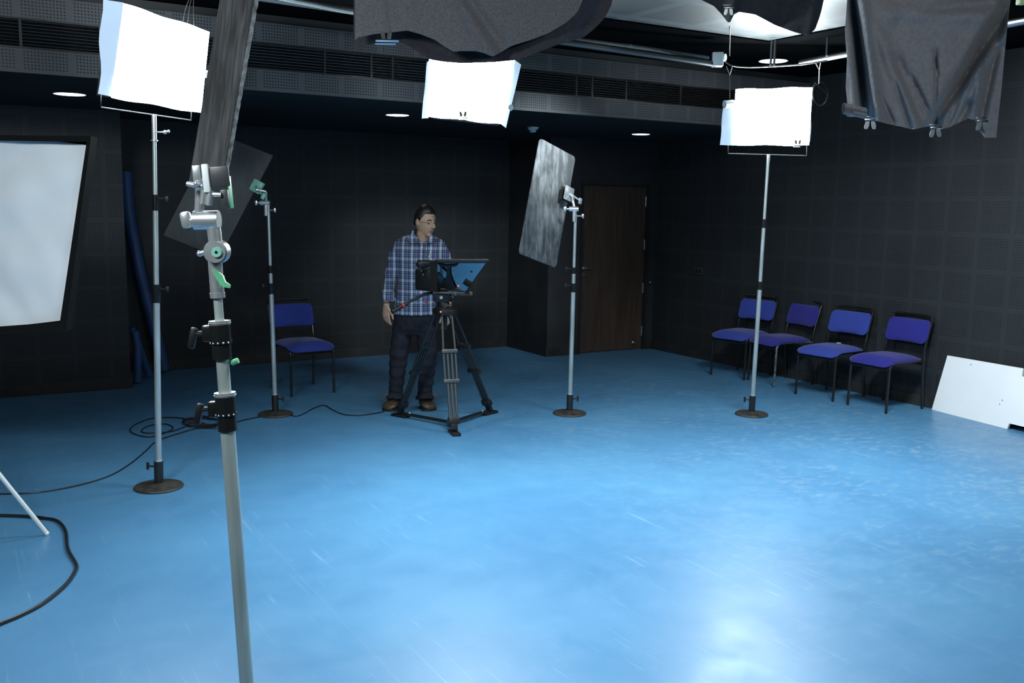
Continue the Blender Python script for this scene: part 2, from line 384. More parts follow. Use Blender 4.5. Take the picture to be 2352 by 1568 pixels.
# door
dr = structure('door_1', MB().box(((DX0+DX1)/2, YD+0.06, DZ/2+0.004), (DX1-DX0-0.006, 0.045, DZ-0.008)), 'door')
fr = MB()
for x in (DX0-0.012, DX1+0.012): fr.box((x, YD+0.03, DZ/2), (0.026, 0.09, DZ))
fr.box(((DX0+DX1)/2, YD+0.03, DZ+0.018), (DX1-DX0+0.05, 0.09, 0.03))
def part(mb, name, m, parent, **k): return mb.build(name, m, parent, **k)
part(fr, 'door_frame', 'black_paint', dr, smooth=False)
yd = YD+0.034
hb = MB().cyl((6.375, yd+0.005, 1.01), (6.375, yd-0.012, 1.01), 0.024).cyl((6.375, yd-0.01, 1.01), (6.375, yd-0.05, 1.01), 0.009).tube([(6.375, yd-0.05, 1.01), (6.40, yd-0.054, 1.009), (6.50, yd-0.05, 1.005)], 0.009)
part(hb, 'door_handle', 'steel', dr)
part(MB().cyl((6.375, yd+0.005, 0.935), (6.375, yd-0.008, 0.935), 0.022), 'keyhole_plate', 'steel', dr)
part(MB().box((6.348, yd, 0.305), (0.022, 0.012, 0.085)), 'bolt_plate', 'steel', dr)
part(MB().cyl((7.15, yd+0.004, 0.085), (7.15, yd-0.035, 0.085), 0.018).box((7.15, yd, 0.085), (0.05, 0.008, 0.03)), 'door_stop', 'steel', dr)
for z in (1.79, 1.275, 0.75, 0.225): part(MB().cyl((DX1-0.006, yd-0.004, z-0.06), (DX1-0.006, yd-0.004, z+0.06), 0.008), 'hinge', 'steel', dr)
# linear air grille in the fascia
ag = thing('air_grille', 'long slatted black air grille between the two drilled bands of the fascia', 'vent', (3, YF, 2.63))
sl = MB()
for k in range(9): sl.box(((XL+XR)/2, YF+0.01, 2.640+k*0.0203), (XR-XL-0.02, 0.034, 0.005), (V((1, 0, 0)), V((0, 0.9, 0.43)), V((0, -0.43, 0.9))))
tag(sl.build('slats', 'louver', ag, smooth=False), kind=None)
fm = MB()
for z in (2.634, 2.806): fm.box(((XL+XR)/2, YF-0.004, z), (XR-XL-0.02, 0.026, 0.010))
fm.build('frame', 'louver', ag, smooth=False)
for x in (-1.6, 0.46, 0.92, 2.42, 2.78, 2.95, 3.95, 4.62, 4.78, 5.14, 5.75): MB().box((x, YF, 2.72), (0.016, 0.03, 0.17)).build('mullion', 'louver', ag, smooth=False)

# recessed downlights
def downlight(p, r, label, group=None):
    t = thing('ceiling_downlight', label, 'light', p, group); p = V(p)
    n = 28
    MB().loft([[p + V((math.cos(a)*q, math.sin(a)*q, h)) for a in [2*PI*k/n for k in range(n)]] for q, h in ((r, 0.0), (r*1.10, -0.004), (r*1.12, 0.0))], cap=False).build('rim', 'white_plastic', t)
    MB().cyl(p + V((0, 0, 0.004)), p + V((0, 0, -0.003)), r, n=n).build('lens', 'downlight', t)
downlight(flo(160, 216, ZS), 0.105, 'round lit downlight above the pillar left of the lamps', None)
downlight(flo(913, 264, ZS), 0.095, 'round lit downlight over the man, beside the middle lit panel')
downlight(flo(1472, 308, ZS), 0.090, 'round lit downlight above the brown door')
downlight(flo(1776, 140, 3.008), 0.115, 'round lit downlight behind two thin rods above the right lit panel')
rods = thing('hanging_rods', 'pair of thin dark rods hanging in front of the right-hand downlight', 'rod', flo(1775, 100, 3.008))
for x in (1770, 1778):
    p = at(x, 150, 7.6); MB().cyl(p, V((p.x, p.y, 3.008)), 0.009, n=8).build('rod', 'pipe', rods)
sd = thing('smoke_detector', 'small pale smoke detector on the low black ceiling right of the middle lamp', 'smoke detector', flo(1224, 292, ZS))
p = flo(1224, 292, ZS)
MB().loft([[p + V((math.cos(a)*q, math.sin(a)*q, h)) for a in [2*PI*k/20 for k in range(20)]] for q, h in ((0.05, 0), (0.05, -0.02), (0.034, -0.026), (0.030, -0.048), (0.012, -0.052))]).build('body', 'white_plastic', sd)
MB().loft([[p + V((math.cos(a)*q, math.sin(a)*q, h)) for a in [2*PI*k/20 for k in range(20)]] for q, h in ((0.056, 0), (0.056, -0.010))]).build('base', 'white_plastic', sd)

# ------------------------------------------------------------------ pipes, conduit, box
def single(mb, name, m, label, cat, group=None, **k): return tag(mb.build(name, m, None, **k), label, cat, group)
pa, pb = at(560, -12, 6.05), at(1643, 147, 7.62)
single(MB().cyl(pa, pb, 0.024), 'lighting_pipe', 'pipe', 'dark lighting pipe running along the back below the conduit, ending at the white box', 'pipe')
cp = [at(x, y, h) for x, y, h in ((560, -22, 6.0), (650, -3, 6.1), (720, 11, 6.2), (815, 29, 6.35), (1000, 52, 6.65), (1200, 78, 6.95), (1330, 92, 7.15), (1420, 103, 7.3), (1448, 106, 7.34), (1500, 113, 7.42), (1560, 123, 7.5), (1628, 133, 7.58))]
cc = curve_pts(cp, 14); rad = [0.0135 + 0.0022*(i % 2) for i in range(len(cc))]
cd = thing('ceiling_conduit', 'pale flexible conduit sagging along the ceiling pipe towards the white box', 'conduit', cp[0])
MB().tube(cc, rad, 8).build('hose', 'conduit', cd)
MB().tube(curve_pts([at(1448, 104, 7.33), at(1455, 110, 7.3), at(1454, 118, 7.3), at(1447, 123, 7.3)], 5), 0.006, 6).build('cable_tie', 'white_plastic', cd)
bxp = at(1648, 137, 7.62)
jx = thing('junction_box', 'white junction box at the corner of the ceiling pipes', 'box', bxp)
A3 = (V((0.80, -0.6, 0)), V((0.6, 0.80, 0)), Z)
MB().box(bxp, (0.085, 0.085, 0.105), A3, bev=0.006).build('body', 'white_plastic', jx)
MB().cyl(bxp + V((0.02, -0.05, 0.012)), bxp + V((0.026, -0.062, 0.012)), 0.028).build('lid', 'white_plastic', jx)
single(MB().tube(curve_pts([at(1664, 140, 7.60), at(1680, 150, 7.6), at(1710, 154, 7.6), at(1760, 153, 7.4), at(1840, 148, 7.2), at(1900, 139, 7.1)], 6), 0.006, 6), 'ceiling_cable', 'pipe', 'thin grey cable sagging from the white box towards the right pipe', 'cable')
q0, q1 = flo(1700, 168, 2.85), flo(2420, 38, 2.85)
p2 = thing('lighting_pipe', 'shiny pipe slanting behind the large black cloth at right', 'pipe', q0)
MB().cyl(V((5.86, 5.5, 2.86)), V((5.62, 3.0, 2.86)), 0.024).build('tube', 'steel', p2)
for y in (5.2, 3.3): MB().cyl((5.84-(5.5-y)*0.1, y, 2.87), (5.84-(5.5-y)*0.1, y, 3.008), 0.008).build('hanger', 'pipe', p2)

# ------------------------------------------------------------------ fluorescent panels
def lamp_panel(name_label, c4, flaps, yoke, mid, group='lit fluorescent panels'):
    TL, TR, BR, BL = [V(p) for p in c4]
    cx = (TL+TR+BR+BL)/4; n = (TR-TL).cross(TL-BL).normalized()
    if n.dot(EYE-cx) < 0: n = -n
    t = thing('fluorescent_panel', name_label, 'light', cx, group)
    rows = []
    for j in range(9):
        v = j/8; row = []
        for i in range(13):
            u = i/12; p = (TL*(1-u)+TR*u)*(1-v) + (BL*(1-u)+BR*u)*v
            row.append(p + n*(0.012*math.sin(PI*u)*math.sin(PI*v)) + (Z*0.004*math.sin(11*u+3*v) if j in (0, 8) else V((0, 0, 0))))
        rows.append(row)
    MB().sheet(rows, 0.002, -n).build('diffusion_cloth', 'panel', t)
    k = 0.93
    q = [cx + (p-cx)*k - n*0.012 for p in (TL, TR, BR, BL)]
    MB().prism(q, -n*0.13).build('housing', 'housing', t, smooth=False)
    for f in flaps:
        a, c, d, e = [V(x) for x in f]; rows = []
        for j in range(10):
            v = j/9; w = 0.012*math.sin(9*v+1.0)
            rows.append([(a*(1-u)+c*u)*(1-v) + (e*(1-u)+d*u)*v - n*(0.05*u) + n*(w*u) for u in (0, 0.5, 1)])
        MB().sheet(rows, 0.002, -n).build('cloth_flap', 'flap', t)
    MB().tube([yoke[0]-n*0.06, yoke[1]-n*0.06, yoke[2]-n*0.06, yoke[3]-n*0.06], 0.0045, 8).build('yoke', 'wire', t)
    return t, n
hl, hr = 5.22, 5.92
def hx(x): return hl + (hr-hl)*(x-250)/235.0
def LP(x, y): return at(x, y, hx(x))
LT, ln = lamp_panel('large lit fluorescent panel angled on the leftmost stand', (LP(284, 8), LP(481, 72), LP(462, 260), LP(256, 224)),
    [(LP(284, 6), LP(250, -2), LP(243, 215), LP(257, 222)), (LP(481, 74), LP(492, 77), LP(470, 165), LP(472, 165))],
    (LP(250, 205), LP(250, 246), LP(456, 276), LP(457, 245)), None)
MB().cyl(LP(466, 169), LP(480, 171), 0.022).build('tilt_knob', 'white_plastic', LT)
hm = 6.75
MT, mn = lamp_panel('lit fluorescent panel in the middle, hung below the grey felt', (at(986, 130, hm), at(1184, 130, hm), at(1150, 285, hm-0.05), at(982, 267, hm-0.05)),
    [(at(986, 138, hm), at(979, 140, hm), at(967, 268, hm-0.05), at(984, 271, hm-0.05)), (at(1183, 138, hm), at(1197, 145, hm), at(1162, 290, hm-0.05), at(1143, 279, hm-0.05))],
    (at(990, 110, hm+.06), at(990, 92, hm+.06), at(1180, 92, hm+.06), at(1180, 110, hm+.06)), None)
MB().cyl(at(1163, 247, hm-0.04), at(1173, 247, hm-0.08), 0.022).build('tilt_knob', 'white_plastic', MT)
for x in (1010, 1160):
    a = at(x, 92, hm+0.0); MB().cyl(a, V((a.x, a.y, 3.008)), 0.006, n=8).build('hanger', 'wire', MT)
MB().prism([at(985, 96, hm+.04), at(1182, 96, hm+.04), at(1180, 145, hm+.04), at(986, 145, hm+.04)], F*0.08).build('top_housing', 'housing', MT, smooth=False)
hrp = 7.80
RT, rn = lamp_panel('lit fluorescent panel at right, hung on wires over a tall stand', (at(1690, 205, hrp), at(1866, 200, hrp), at(1858, 334, hrp-0.04), at(1683, 333, hrp-0.04)),
    [(at(1688, 232, hrp), at(1665, 228, hrp), at(1657, 330, hrp-0.04), at(1684, 334, hrp-0.04)), (at(1866, 200, hrp), at(1869, 201, hrp), at(1866, 320, hrp-0.04), at(1858, 333, hrp-0.04))],
    (at(1676, 322, hrp), at(1676, 350, hrp-0.04), at(1858, 355, hrp-0.04), at(1858, 325, hrp)), None)
MB().cyl(at(1684, 238, hrp-0.02), at(1664, 240, hrp-0.05), 0.03).build('tilt_knob', 'white_plastic', RT)
# wires and coils at the right panel
w = MB()
w.tube([at(1676, 228, 7.75), at(1676, 172, 7.7)], 0.0035, 6); w.tube([at(1676, 172, 7.7), at(1682, 153, 7.65)], 0.0035, 6); w.tube([at(1676, 172, 7.7), at(1668, 152, 7.65)], 0.0035, 6)
single(w, 'hanging_wire', 'wire', 'thin twisted wire holding the left end of the right lit panel', 'wire')
w = MB(); w.tube([at(1881, 192, 7.72), at(1882, 160, 7.5)], 0.0035, 6); w.tube([at(1882, 160, 7.5), at(1872, 142, 7.3)], 0.0035, 6); w.tube([at(1882, 160, 7.5), at(1885, 144, 7.3)], 0.0035, 6)
single(w, 'hanging_wire', 'wire', 'thin twisted wire beside the black cloth at the right end of the right lit panel', 'wire')
single(MB().cyl(flo(1677, 60, 3.02), at(1676, 128, 7.62), 0.004, n=6), 'hanging_wire', 'pipe', 'straight dark wire dropping from the ceiling above the white box', 'wire')
cl = []
for k in range(3*26):
    a = 2*PI*k/26; q = k/78
    cl.append(at(1884 + (16+5*q)*math.cos(a), 215 + (28-3*q)*math.sin(a), 7.85+0.04*q))
single(MB().tube([at(1862, 205, 7.92), at(1872, 190, 7.85)] + cl, 0.0045, 6), 'cable_coil', 'cable', 'coil of black cable hanging at the right edge of the right lit panel', 'cable')
wl = MB()
for dx, hh in ((0, 60), (14, 80), (30, 52)):
    wl.tube(curve_pts([at(418+dx*0.9, 55+dx*0.2, 5.85), at(426+dx*0.6, 20, 5.85), at(436+dx*0.3, -6, 5.85), at(448, -40, 5.85)], 6), 0.0022, 5)
single(wl, 'hanging_wire', 'wire', 'loops of thin wire above the left lit panel', 'wire')

# ------------------------------------------------------------------ stands
def axes_for(d):
    d = d.normalized(); a = R - d*R.dot(d); a.normalize(); return a, d.cross(a), d
def stand(label, base, top, tubes, collars, base_r=0.14, knob=1):
    """round iron foot, sleeve, telescopic tubes and locking collars"""
    base = V(base); top = V(top); t = thing('light_stand', label, 'stand', base, 'light stands on round iron feet')
    d = (top-base); Ln = d.length; d.normalize(); a, bk, _ = axes_for(d); P = lambda s: base + d*s
    n = 36
    MB().loft([[base + V((math.cos(q)*rr, math.sin(q)*rr, h)) for q in [2*PI*k/n for k in range(n)]] for rr, h in ((base_r*0.97, 0.0), (base_r, 0.006), (base_r*0.97, 0.014), (base_r*0.5, 0.024), (0.03, 0.032))]).build('foot', 'castiron', t)
    sv = MB().cyl(P(0.02), P(0.165), 0.027).build('sleeve', 'black_metal', t)
    MB().cyl(P(0.13), P(0.13) + a*(0.06*knob), 0.006, n=8).box(P(0.13) + a*(0.065*knob), (0.016, 0.014, 0.045), (a, bk, d), bev=0.004).build('knob', 'black_metal', sv)
    MB().cyl(P(0.163), P(0.170), 0.024).build('ring', 'chrome', t)
    for s0, s1, rr in tubes: MB().cyl(P(s0), P(min(s1, Ln)), rr, n=18).build('tube', 'tube', t)
    for s0, s1, rr, kd in collars:
        c = MB().cyl(P(s0), P(s1), rr); c.cyl(P((s0+s1)/2)-d*0.006, P((s0+s1)/2)+d*0.006, rr*1.12)
        cb = c.build('collar', 'black_metal', t); mpt = P(s0+(s1-s0)*0.75)
        if kd: MB().cyl(mpt, mpt + a*(0.055*kd), 0.007, n=8).box(mpt + a*(0.062*kd), (0.022, 0.02, 0.034), (a, bk, d), bev=0.005).build('knob', 'black_plastic' if abs(kd) == 1 else 'chrome', cb)
    return t, P, d, Ln
b1 = V(flo(365, 1119)); t1 = at(354, 262, 5.50)
S1, P1, d1, L1 = stand('tall light stand on a round foot at left, carrying the angled lit panel', b1, t1, [(0.15, 1.22, 0.0185), (1.22, 1.70, 0.015), (1.70, 2.28, 0.012)], [(1.12, 1.225, 0.026, 1), (1.65, 1.74, 0.017, 1)], 0.143, -1)
MB().cyl(P1(L1-0.15), P1(L1-0.01), 0.014).cyl(P1(L1-0.15), P1(L1-0.143), 0.021).build('spigot', 'chrome', S1)
MB().cyl(P1(L1-0.10), P1(L1-0.10)+R*0.07, 0.004, n=6).ball(P1(L1-0.10)+R*0.06, 0.012).ball(P1(L1-0.095)+R*0.08, 0.009).build('spigot_pin', 'chrome', S1)
b2 = V(flo(633, 952)); t2 = at(616, 468, 7.57)
S2, P2, d2, L2 = stand('light stand with green clamp, in front of the lone chair at left', b2, t2, [(0.15, 1.0, 0.0185), (1.0, 1.2, 0.0155), (1.2, 1.9, 0.0125)], [(0.985, 1.07, 0.025, -1), (1.15, 1.21, 0.020, 0)])
b3 = V(flo(1308, 950)); t3 = at(1322, 492, 7.776)
S3, P3, d3, L3 = stand('light stand on a round foot holding the tilted board before the brown door', b3, t3, [(0.15, 1.03, 0.0185), (1.03, 1.22, 0.0155), (1.22, 1.9, 0.0125)], [(1.02, 1.09, 0.024, -1), (1.17, 1.22, 0.019, -1)])
b4 = V(flo(1726, 952)); t4 = at(1765, 354, 7.80)
S4, P4, d4, L4 = stand('tallest light stand on a round foot at right, between door and chairs', b4, t4, [(0.15, 1.10, 0.0185), (1.10, 1.6, 0.0155), (1.6, 2.4, 0.0125)], [(1.06, 1.125, 0.022, 0), (1.565, 1.635, 0.018, 0)], 0.138, -1)
MB().cyl(P4(L4-0.06), P4(L4), 0.014).build('spigot', 'chrome', S4)

# boards and their grip heads
def board(label, c4, normal_th, m, edge='board_edge', rounded=0.02):
    TL, TR, BR, BL = [V(p) for p in c4]; c = (TL+TR+BR+BL)/4
    n = (TR-TL).cross(TL-BL).normalized()
    if n.dot(EYE-c) < 0: n = -n
    t = thing('flag_board', label, 'board', c, 'black flag boards on stands')
    U, W = (TR-TL), (BL-TL); lu, lw = U.length, W.length; Uh, Wh = U/lu, W/lw
    poly = []
    for cx, cy, a0 in ((rounded, rounded, PI), (lu-rounded, rounded, 1.5*PI), (lu-rounded, lw-rounded, 0), (rounded, lw-rounded, 0.5*PI)):
        for k in range(5):
            a = a0 + k*PI/8; poly.append(TL + Uh*(cx+rounded*math.cos(a)) + Wh*(cy+rounded*math.sin(a)))
    MB().prism(poly, -n*normal_th).build('sheet', m, t, smooth=False)
    big = [c + (p-c)*1.004 - n*0.0015 for p in poly]
    rim = MB(); rim.loft([big, [p - n*(normal_th-0.003) for p in big]], cap=False); rim.build('edge', edge, t, smooth=False)
    return t, n
BL_, bn2 = board('plain dark board tilted diagonally behind the near stand', (at(497, 305, 7.62), at(627, 357, 7.62), at(505, 590, 7.58), at(375, 540, 7.58)), 0.012, 'board_left', edge='board_left', rounded=0.008)
BR_, bn3 = board('scuffed silvery-grey board tilted upright beside the brown door', (at(1241, 317, 7.74), at(1322, 361, 8.06), at(1278, 621, 7.84), at(1193, 582, 7.55)), 0.012, 'board_right', edge='board_right', rounded=0.03)

def grip(parent, neck, post_top, plate_c, plate_ax, plate, gm, knobdir=1):
    """pipe neck, T knuckle with wing knob, short post and a clamp plate gripping the board"""
    neck, post_top, pc = V(neck), V(post_top), V(plate_c)
    MB().cyl(neck - Z*0.10, neck - Z*0.015, 0.017).build('neck', 'chrome', parent)
    MB().cyl(neck - Z*0.055, neck - Z*0.055 + R*0.06, 0.004, n=8).box(neck - Z*0.055 + R*0.068, (0.020, 0.012, 0.034), (R*0.9+Z*-0.3, F, Z), bev=0.004).build('wing_knob', 'chrome', parent)
    k = MB().cyl(neck - R*0.045, neck + R*0.03, 0.020); kn = k.build('knuckle', 'chrome', parent)
    MB().cyl(neck - R*0.045, neck - R*0.065, 0.008).box(neck - R*0.078, (0.022, 0.014, 0.038), (R, F, Z), bev=0.005).build('wing_knob', 'chrome', kn)
    MB().tube([neck, post_top], 0.011, 12).build('post', 'chrome', parent)
    cl = MB().box(pc, plate, plate_ax, bev=0.004).build('clamp_plate', gm, parent)
    x, n, z = plate_ax
    MB().box(pc + n*0.045, (plate[0]*0.95, 0.007, plate[2]*0.95), plate_ax, bev=0.002).build('clamp_plate', 'black_metal' if gm == 'chrome' else gm, parent)
    MB().tube([pc - n*0.006, pc - n*0.03 - z*0.02 + x*0.02, post_top], [0.012, 0.012, 0.011], 10).build('clamp_arm', 'chrome', parent)
    MB().tube([pc - n*0.012 + x*0.01, pc - n*0.05 + x*0.075 - z*0.03], [0.009, 0.007], 8).box(pc - n*0.05 + x*0.095 - z*0.035, (0.03, 0.02, 0.05), plate_ax, bev=0.005).build('clamp_screw', gm, parent)
    return kn
e1 = (at(627, 357, 7.6)-at(505, 590, 7.6)).normalized(); e2 = (e1.cross(F)).normalized()
if e2.dot(R) < 0: e2 = -e2
grip(S2, at(611, 466, 7.56), at(611, 440, 7.55), at(589, 428, 7.565), (e2, F, e1), (0.085, 0.006, 0.095), 'palegreen')
e1 = (at(1322, 361, 8.06)-at(1278, 621, 7.84)).normalized(); e2 = (at(1322, 361, 8.06)-at(1241, 317, 7.74)).normalized(); e3 = e1.cross(e2).normalized()
if e3.dot(F) < 0: e3 = -e3
grip(S3, at(1320, 480, 7.776), at(1316, 462, 7.80), at(1307, 445, 7.86), (e2, e3, e1), (0.115, 0.006, 0.115), 'chrome')

# ---- the near stand with its big grip head
fb0, fb1 = V((0.684, 2.60, 0)), at(500, 680, 2.62)
dF = (fb1-fb0).normalized(); aF, bF, _ = axes_for(dF)
def PF(y):                                # point of the near pole at image height y
    lo, hi = 0.0, 1.6
    for _ in range(40):
        mid = (lo+hi)/2; q = fb0 + dF*mid - EYE; yy = 784 - FPX*q.dot(up)/q.dot(fw)
        lo, hi = (mid, hi) if yy > y else (lo, mid)
    return fb0 + dF*lo
S0 = thing('light_stand', 'nearest light stand, a thick galvanised pole in the left foreground', 'stand', fb0, 'light stands on round iron feet')
MB().loft([[fb0 + V((math.cos(q)*rr, math.sin(q)*rr, h)) for q in [2*PI*k/36 for k in range(36)]] for rr, h in ((0.138, 0), (0.14, 0.006), (0.137, 0.014), (0.07, 0.024), (0.03, 0.032))]).build('foot', 'castiron', S0)
MB().cyl(fb0 + dF*0.02, fb0 + dF*0.165, 0.027).build('sleeve', 'black_metal', S0)
for y0, y1, rr in ((1790, 985, 0.0205), (992, 820, 0.0178), (828, 672, 0.0125)): MB().cyl(PF(y0), PF(y1), rr, n=28).build('tube', 'tube_near', S0)
for y0, y1, yk, kx, ko in ((988, 905, 938, -0.075, 'black_plastic'), (824, 740, 764, -0.075, 'black_plastic')):
    c = MB().cyl(PF(y0), PF(y0-(y0-y1)*0.5), 0.0265, n=28).cyl(PF(y0-(y0-y1)*0.5), PF(y1), 0.0285, n=28)
    c.cyl(PF(y0-(y0-y1)*0.42), PF(y0-(y0-y1)*0.5), 0.030, n=28)
    cb = c.build('collar', 'black_metal', S0)
    MB().cyl(PF(y1+5), PF(y1-4), 0.0295, n=28).cyl(PF(y1+2), PF(y1+1), 0.031, n=28).build('ring', 'chrome', cb)
    k0 = PF(yk) + aF*0.02; kk = MB().box(PF(yk) - aF*0.032 - bF*0.0, (0.034, 0.03, 0.045), (aF, bF, dF), bev=0.006)
    kk.build('clamp_lug', 'black_metal', cb)
    MB().cyl(PF(yk)-aF*0.04, PF(yk)-aF*0.068, 0.007, n=10).box(PF(yk)-aF*0.078 - dF*0.012, (0.020, 0.016, 0.06), (aF*0.97-dF*0.25, bF, dF*0.97+aF*0.25), bev=0.006).build('knob', ko, cb)
    for j in range(5):
        q = PF(y0-(y0-y1)*0.46) + aF*(0.029*math.sin(-1.0+0.5*j)) - F*(0.029*math.cos(-1.0+0.5*j))
        MB().ball(q, 0.0032, n=6).build('screw', 'chrome', cb)
MB().cyl(PF(836), PF(830) + aF*0.04, 0.0045, n=8).cyl(PF(834)+aF*0.024, PF(829)+aF*0.044, 0.008, n=10).build('lock_pin', 'green', S0)
MB().cyl(PF(682), PF(592), 0.0190, n=28).cyl(PF(684), PF(672), 0.0205, n=28).build('receiver', 'chrome', S0)
wk = PF(636) + aF*0.012
MB().cyl(wk, wk + aF*0.010 - F*0.012, 0.006, n=10).prism([wk - F*0.02 + aF*x + dF*y for x, y in ((-0.014, 0.020), (-0.002, 0.020), (0.014, 0.006), (0.020, -0.012), (0.033, -0.022), (0.031, -0.030), (0.012, -0.026), (-0.002, -0.006))], -F*0.008).build('wing_knob', 'green', S0)
kc = at(498, 578, 2.60)
kn = MB().cyl(kc + F*0.022, kc - F*0.014, 0.0325, n=32).cyl(kc - F*0.014, kc - F*0.019, 0.029, n=32).build('knuckle', 'chrome', S0)
MB().cyl(kc - F*0.016 + R*0.006, kc - F*0.025 + R*0.006, 0.0135, n=24).build('hub', 'palegreen', kn)
MB().cyl(kc - F*0.024 + R*0.006, kc - F*0.0262 + R*0.006, 0.004, n=12).build('hub_hole', 'black_metal', kn)
MB().cyl(kc - R*0.025, kc - R*0.047 - Z*0.006, 0.0075, n=12).ball(kc - R*0.047 - Z*0.006, 0.0085, n=8).build('stub', 'chrome', kn)
MB().cyl(kc, at(491, 522, 2.60), 0.0185, n=24).build('neck', 'chrome', S0)
br0, br1 = at(446, 506, 2.60), at(503, 505, 2.60)
bb = MB().cyl(br0, br1, 0.0255, n=32).build('barrel', 'chrome', S0)
MB().cyl(br0, at(436, 506, 2.60), 0.009, n=12).build('barrel_neck', 'chrome', bb)
MB().box(at(428, 505, 2.60), (0.028, 0.026, 0.045), (R*0.97+Z*0.2, F, Z*0.97-R*0.2), bev=0.008).build('knob', 'chrome', bb)
MB().cyl(at(457, 498, 2.60), at(460, 425, 2.60), 0.0125, n=20).build('post', 'chrome', S0)
gx, gz = (R*0.985+Z*0.08).normalized(), (Z*0.985-R*0.08).normalized()
def gb(name, m, x0, y0, x1, y1, dep, th, bev=0.003):
    c = at((x0+x1)/2, (y0+y1)/2, dep); px = 2.6/FPX*0.995
    return MB().box(c, (abs(x1-x0)*px, th, abs(y1-y0)*px), (gx, F, gz), bev=bev).build(name, m, S0)
gb('clamp_block', 'chrome', 449, 381, 468, 424, 2.585, 0.05)
gb('clamp_bar', 'white_plastic', 466, 378, 481, 441, 2.555, 0.012)
gb('clamp_plate', 'grey_metal', 482, 383, 526, 428, 2.56, 0.008)
gb('clamp_plate', 'green', 521, 404, 530, 478, 2.60, 0.035)
gb('clamp_bracket', 'grey_metal', 508, 436, 525, 474, 2.57, 0.014)
MB().tube([at(429, 422, 2.56), at(445, 425, 2.56), at(466, 428, 2.56)], [0.006, 0.0075, 0.007], 16).ball(at(451, 422, 2.55), 0.008, n=8).build('clamp_lever', 'chrome', S0)
for x, y0, y1, rr in ((466, 436, 468, 0.009), (480, 438, 472, 0.0085)): MB().tube([at(x+4, y0, 2.56), at(x, y1, 2.56)], rr, 12).build('clamp_handle', 'chrome', S0)
MB().tube([at(489, 446, 2.56), at(508, 447, 2.56)], 0.006, 10).build('clamp_screw', 'chrome', S0)
# board held in that grip, seen almost edge on and running up out of view
nb = [at(432, 428, 3.02), at(513, 400, 2.60)]; nt = [at(520, -90, 2.90), at(596, -80, 2.52)]
t5 = thing('flag_board', 'dark scuffed board seen nearly edge-on, gripped at the near stand', 'board', (nb[0]+nb[1])/2, 'black flag boards on stands')
rows = []
for j in range(25):
    v = j/24
    rows.append([nb[0]*(1-v)+nt[0]*v, nb[1]*(1-v)+nt[1]*v])
nn = (nb[1]-nb[0]).cross(nt[0]-nb[0]).normalized()
if nn.dot(R) < 0: nn = -nn
MB().sheet(rows, 0.012, nn).build('sheet', 'board_near', t5, smooth=False)
rows = []
for j in range(61):
    v = j/60; e = nb[1]*(1-v)+nt[1]*v; k = 0.002*noise.noise(V((j*0.7, 0, 0)))
    rows.append([e - F*0.0015 + nn*(0.003+k), e - F*0.0015 + nn*(0.0122+k)])
MB().sheet(rows, 0.004, F).build('edge', 'board_edge', t5, smooth=False)

# ------------------------------------------------------------------ cables on the floor
def cable(pts, r, label, name='floor_cable', m='cable'):
    return single(MB().tube(curve_pts([V((*flo(x, y).xy, r+0.001)) for x, y in pts], 7), r, 8), name, m, label, 'cable')
cable([(-60, 1189), (0, 1187), (60, 1189), (100, 1193), (132, 1200), (150, 1222), (154, 1256), (160, 1274), (175, 1300), (172, 1318), (148, 1350), (100, 1389), (50, 1416), (0, 1437), (-60, 1462)], 0.0085, 'thick black cable looping across the floor at far left')
cable([(-60, 1137), (0, 1136), (90, 1132), (180, 1116), (252, 1094), (300, 1066), (336, 1036), (352, 1020), (375, 1008), (430, 991)], 0.0045, 'thin black cable curving from the left edge to the cable coil')
co = [(430, 991), (455, 985), (500, 984)]
for k in range(60):
    a = k*0.55; g = k/60
    co.append((470 + 40*math.cos(a) - 0*g + 12*math.sin(k*1.7), 972 + 11*math.sin(a) + 3*math.sin(k*2.3)))
co += [(420, 962), (350, 962), (305, 980), (303, 995), (340, 1005), (372, 998), (398, 985), (380, 975), (340, 980), (325, 993), (350, 996), (395, 992), (440, 978), (520, 975), (560, 966), (598, 958)]
cs = [V((*flo(x, y).xy, 0.006+0.010*abs(math.sin(i*1.9))*(1 if 3 < i < 60 else 0))) for i, (x, y) in enumerate(co)]
single(MB().tube(curve_pts(cs, 4), 0.0045, 6), 'cable_coil', 'cable', 'loose coil of thin black cable on the floor behind the near stand', 'cable')
cable([(668, 955), (682, 957), (700, 950), (722, 938), (745, 932), (765, 943), (790, 953), (825, 955), (858, 951), (882, 946)], 0.0045, 'thin black cable snaking between a round foot and the shoe of the man')

# ------------------------------------------------------------------ softbox at the left edge with its stand
sb = thing('softbox', 'square softbox with white front cloth and black rim at left edge', 'softbox', at(-120, 540, 4.9))
hs0, hs1 = 4.78, 4.98
def SB(x, y): return at(x, y, 4.84 - (x-200)*0.0004)
rows = []
for j in range(31):
    v = j/30; row = []
    for i in range(41):
        u = i/40; xr = 208 - 61*v - 6*math.sin(PI*v)*0; xl = -330 - 60*v*0
        yt = 318 + (335-318)*u**6 if True else 0
        yb_ = 765 + (735-765)*u**2
        x = xl + (xr-xl)*u; y = yt + (yb_-yt)*v
        p = SB(x, y)
        w_ = 0.016*math.sin(14*(v+u*0.55)+1.5*u)*math.exp(-((v-0.25*(1-u))/0.3)**2) + 0.014*noise.noise(V((u*6, v*6, 1))) + 0.024*noise.noise(V((u*3+v*5, v*3-u*2, 4))) + 0.014*noise.noise(V((u*9-v*7, v*2+u*2, 9)))*v
        row.append(p + F*w_)
    rows.append(row)
MB().sheet(rows, 0.003, F).build('front_cloth', 'whitecloth', sb)
fo = [SB(-400, 306), SB(218, 314), SB(160, 757), SB(-400, 792)]; fi = [SB(-350, 319), SB(207, 327), SB(146, 737), SB(-350, 774)]
